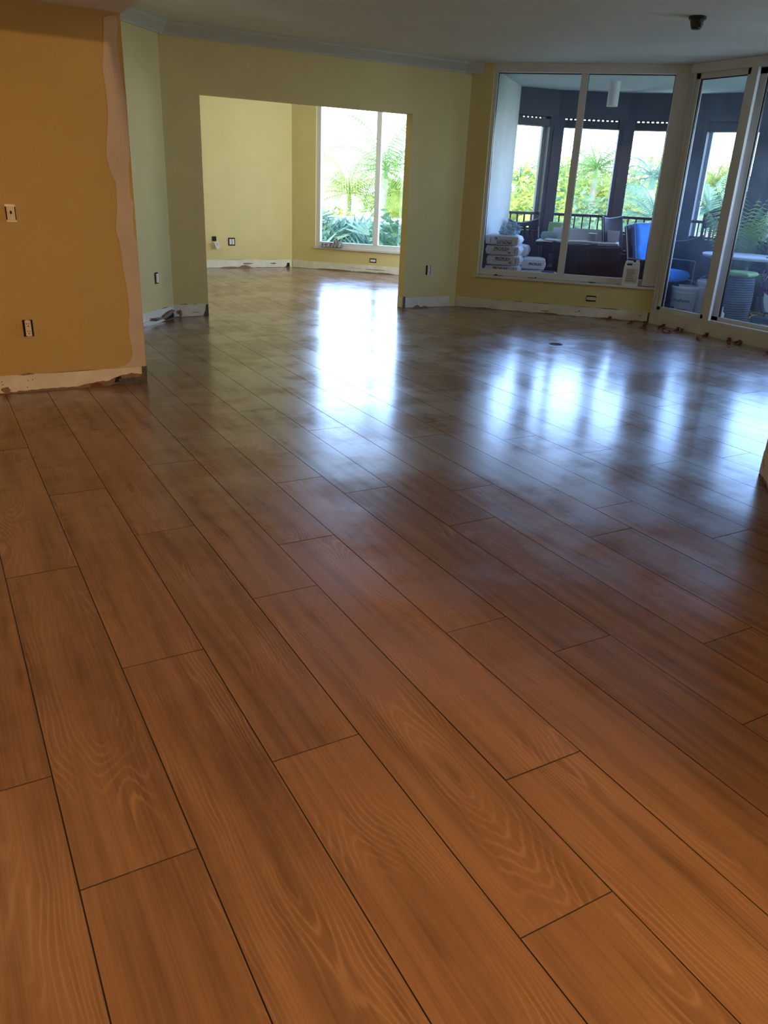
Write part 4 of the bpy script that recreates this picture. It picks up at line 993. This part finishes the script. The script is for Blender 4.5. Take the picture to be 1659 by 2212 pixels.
struct('wall_building_base', MB().box2((-2.2, -3.4, -5.0), (7.3, 13.5, -.26)), M['housewall'])
# seen through the far window
palm('arching coconut palm left of the far window mullion', (15.38, 30.32, 1.75), 0, 2.50, 1, 'leaf_y')
palm('tall drooping palm straddling the far window mullion', (14.58, 26.22, 2.7), 0, 2.70, 2, 'leaf_g', nf=22)
palm('faint small palm at the left edge of the far window', (19.11, 40.74, 1.2), 0, 1.59, 3, 'leaf_y', nf=13)
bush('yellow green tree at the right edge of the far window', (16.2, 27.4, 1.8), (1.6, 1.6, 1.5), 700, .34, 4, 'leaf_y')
bush('yellow sunlit hedge left in the far window below the palms', (12.9, 27.4, 0.55), (2.0, 1.6, 1.6), 1200, .26, 5, 'leaf_y', cat='hedge', name='garden_hedge', trunk=False)
bush('blue green fan palms at the lower middle of the far window', (9.4, 18.2, 0.35), (1.6, 1.3, 1.6), 420, .75, 6, 'leaf_t', fan=True, name='fan_palm_clump', cat='fan palm', trunk=False)
bush('dark fan palm at the lower left of the far window', (7.75, 17.6, 0.6), (.9, .9, 1.5), 200, .75, 7, 'leaf_t', fan=True, name='fan_palm_clump', cat='fan palm', trunk=False)
bush('fan palm clump beside the far window mullion', (9.2, 16.2, 0.25), (.9, .9, 1.5), 240, .7, 8, 'leaf_t', fan=True, name='fan_palm_clump', cat='fan palm', trunk=False)
bush('bright green shrub behind the towel on the far sill', (7.5, 15.2, -0.25), (1.0, .8, 1.4), 700, .26, 9, 'leaf_g', cat='shrub', name='garden_shrub', trunk=False)
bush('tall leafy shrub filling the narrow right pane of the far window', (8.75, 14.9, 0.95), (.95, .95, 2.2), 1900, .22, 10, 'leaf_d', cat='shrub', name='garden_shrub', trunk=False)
bush('orange green croton by the white roof in the far window', (11.6, 21.3, 0.45), (.6, .5, .6), 260, .2, 11, 'hedge_o', cat='shrub', name='croton_shrub', trunk=False)
bush('small round shrub on the near roof edge in the far window', (10.9, 20.7, 0.25), (.5, .5, .6), 200, .2, 12, 'leaf_g', cat='shrub', name='garden_shrub', trunk=False)
def house(label, c, dims, rz, ridge):
    t = thing('house', label, 'house', c, rz, 'pale houses beyond the far window'); w_, d_, h_ = dims
    MB().box((0, 0, h_ / 2), dims).build('walls', M['housewall'], t)
    b = MB(); o_ = .5
    b._add([(-w_ / 2 - o_, -d_ / 2 - o_, h_), (w_ / 2 + o_, -d_ / 2 - o_, h_), (w_ / 2 + o_, d_ / 2 + o_, h_), (-w_ / 2 - o_, d_ / 2 + o_, h_), (-w_ / 2 + d_ / 2.4, 0, h_ + ridge), (w_ / 2 - d_ / 2.4, 0, h_ + ridge)],
           [(0, 1, 5, 4), (1, 2, 5), (2, 3, 4, 5), (3, 0, 4), (0, 3, 2, 1)])
    b.build('roof', M['roof'], t)
    for k in (-1, 1): MB().box((k * w_ * .22, -d_ / 2 - .03, h_ * .55), (w_ * .14, .06, h_ * .35)).build('house_window', M['greymetal'], t)
    return t
house('large pale house with hipped roof behind the palms in the far window', (19.5, 37.5, -5), (14, 8, 4.9), R(-30), 1.6)
house('nearer pale house whose roof slopes behind the fan palms', (12.4, 25.0, -5), (9, 6, 4.3), R(-30), 1.0)
# seen through the lanai
palm('feathery palm at the left of the lanai view beside the stucco wall', (24.67, 31.48, 2.3), 0, 2.06, 21, 'leaf_g', nf=26)
palm('low spreading palm left of the first dark column', (26.6, 32.5, 2.0), 0, 2.06, 22, 'leaf_g', nf=26)
bush('dense bright yellow tree behind the railing at the left of the lanai', (19.93, 25.04, 2), (3.2, 2.6, 2.8), 3200, .26, 23, 'leaf_y')
palm('palm between the first dark column and the window mullion', (25.01, 28.61, 2.5), 0, 1.91, 24, 'leaf_g', nf=26)
bush('pink tinged tree behind the first dark column', (19.2, 22.8, 1.7), (2.2, 2.0, 2.6), 2000, .24, 25, 'leaf_y')
palm('upright feather palm centred in the right window pane', (20.9, 22.3, 2.6), 0, 1.74, 26, 'leaf_g', nf=26)
bush('yellow green tree left below the upright palm', (24.27, 26.59, 2.65), (2.4, 2.2, 3.0), 2200, .30, 27, 'leaf_y')
bush('broad tree right below the upright palm', (25.09, 25.5, 2.35), (2.4, 2.2, 2.8), 2200, .30, 28, 'leaf_y')
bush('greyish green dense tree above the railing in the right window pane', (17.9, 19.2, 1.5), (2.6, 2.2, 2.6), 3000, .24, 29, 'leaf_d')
palm('close dark palm whose fronds hang behind the blue armchair', (13.3, 12.3, 1.2), 0, 1.34, 30, 'leaf_t', nf=18, dense=30)
palm('slender spiky palm beside the right window frame', (17.51, 16.42, 2.05), 0, 1.19, 31, 'leaf_t', nf=16)
bush('yellow tree beside the slender spiky palm', (24.3, 22.6, 2.5), (2.0, 2.0, 2.4), 1800, .3, 32, 'leaf_y')
palm('golden coconut palm seen through the first sliding door', (23.1, 19.14, 2.2), 0, 1.66, 33, 'leaf_y', nf=28)
bush('pale yellow trees behind the golden palm', (27.99, 22.3, 2.45), (2.6, 2.2, 3.0), 2000, .34, 34, 'leaf_y')
bush('yellow green shrubbery below the golden palm', (20.6, 17.4, 1.7), (2.4, 2.0, 2.4), 2200, .26, 35, 'leaf_y')
palm('near dark palm in front of the golden palm', (11.9, 9.9, 1.35), 0, 1.11, 36, 'leaf_t', nf=16, dense=30)
bush('sunlit tree at the right picture edge beyond the railing', (28.6, 20.6, 2.35), (3.0, 2.6, 3.0), 2200, .32, 37, 'leaf_y')
bush('green tree far right beyond the railing', (22, 13.5, 1.95), (3.0, 2.6, 2.8), 2000, .30, 38, 'leaf_g')
bush('wide far tree line behind the palms', (33, 33, 2.65), (5, 7, 4.0), 2600, .5, 39, 'leaf_g')

# potted palm on the lanai
t = thing('potted_palm', 'tall potted palm behind the bench near the right edge', 'potted plant', (9.12, 7.00, .03))
MB().lathe([(.13, 0), (.17, .02), (.20, .34), (.19, .36)], seg=28).build('pot', M['pot'], t)
b = MB(); rn = random.Random(77)
for k in range(24):
    az = k * 2.399; frond(b, (.04 * math.cos(az), .04 * math.sin(az), .34), az, R(rn.uniform(70, 89)), rn.uniform(.85, 1.35), R(rn.uniform(25, 70)), .018, 20, .19, rach=.008)
b.build('fronds', M['leaf_p'], t, fix=False)
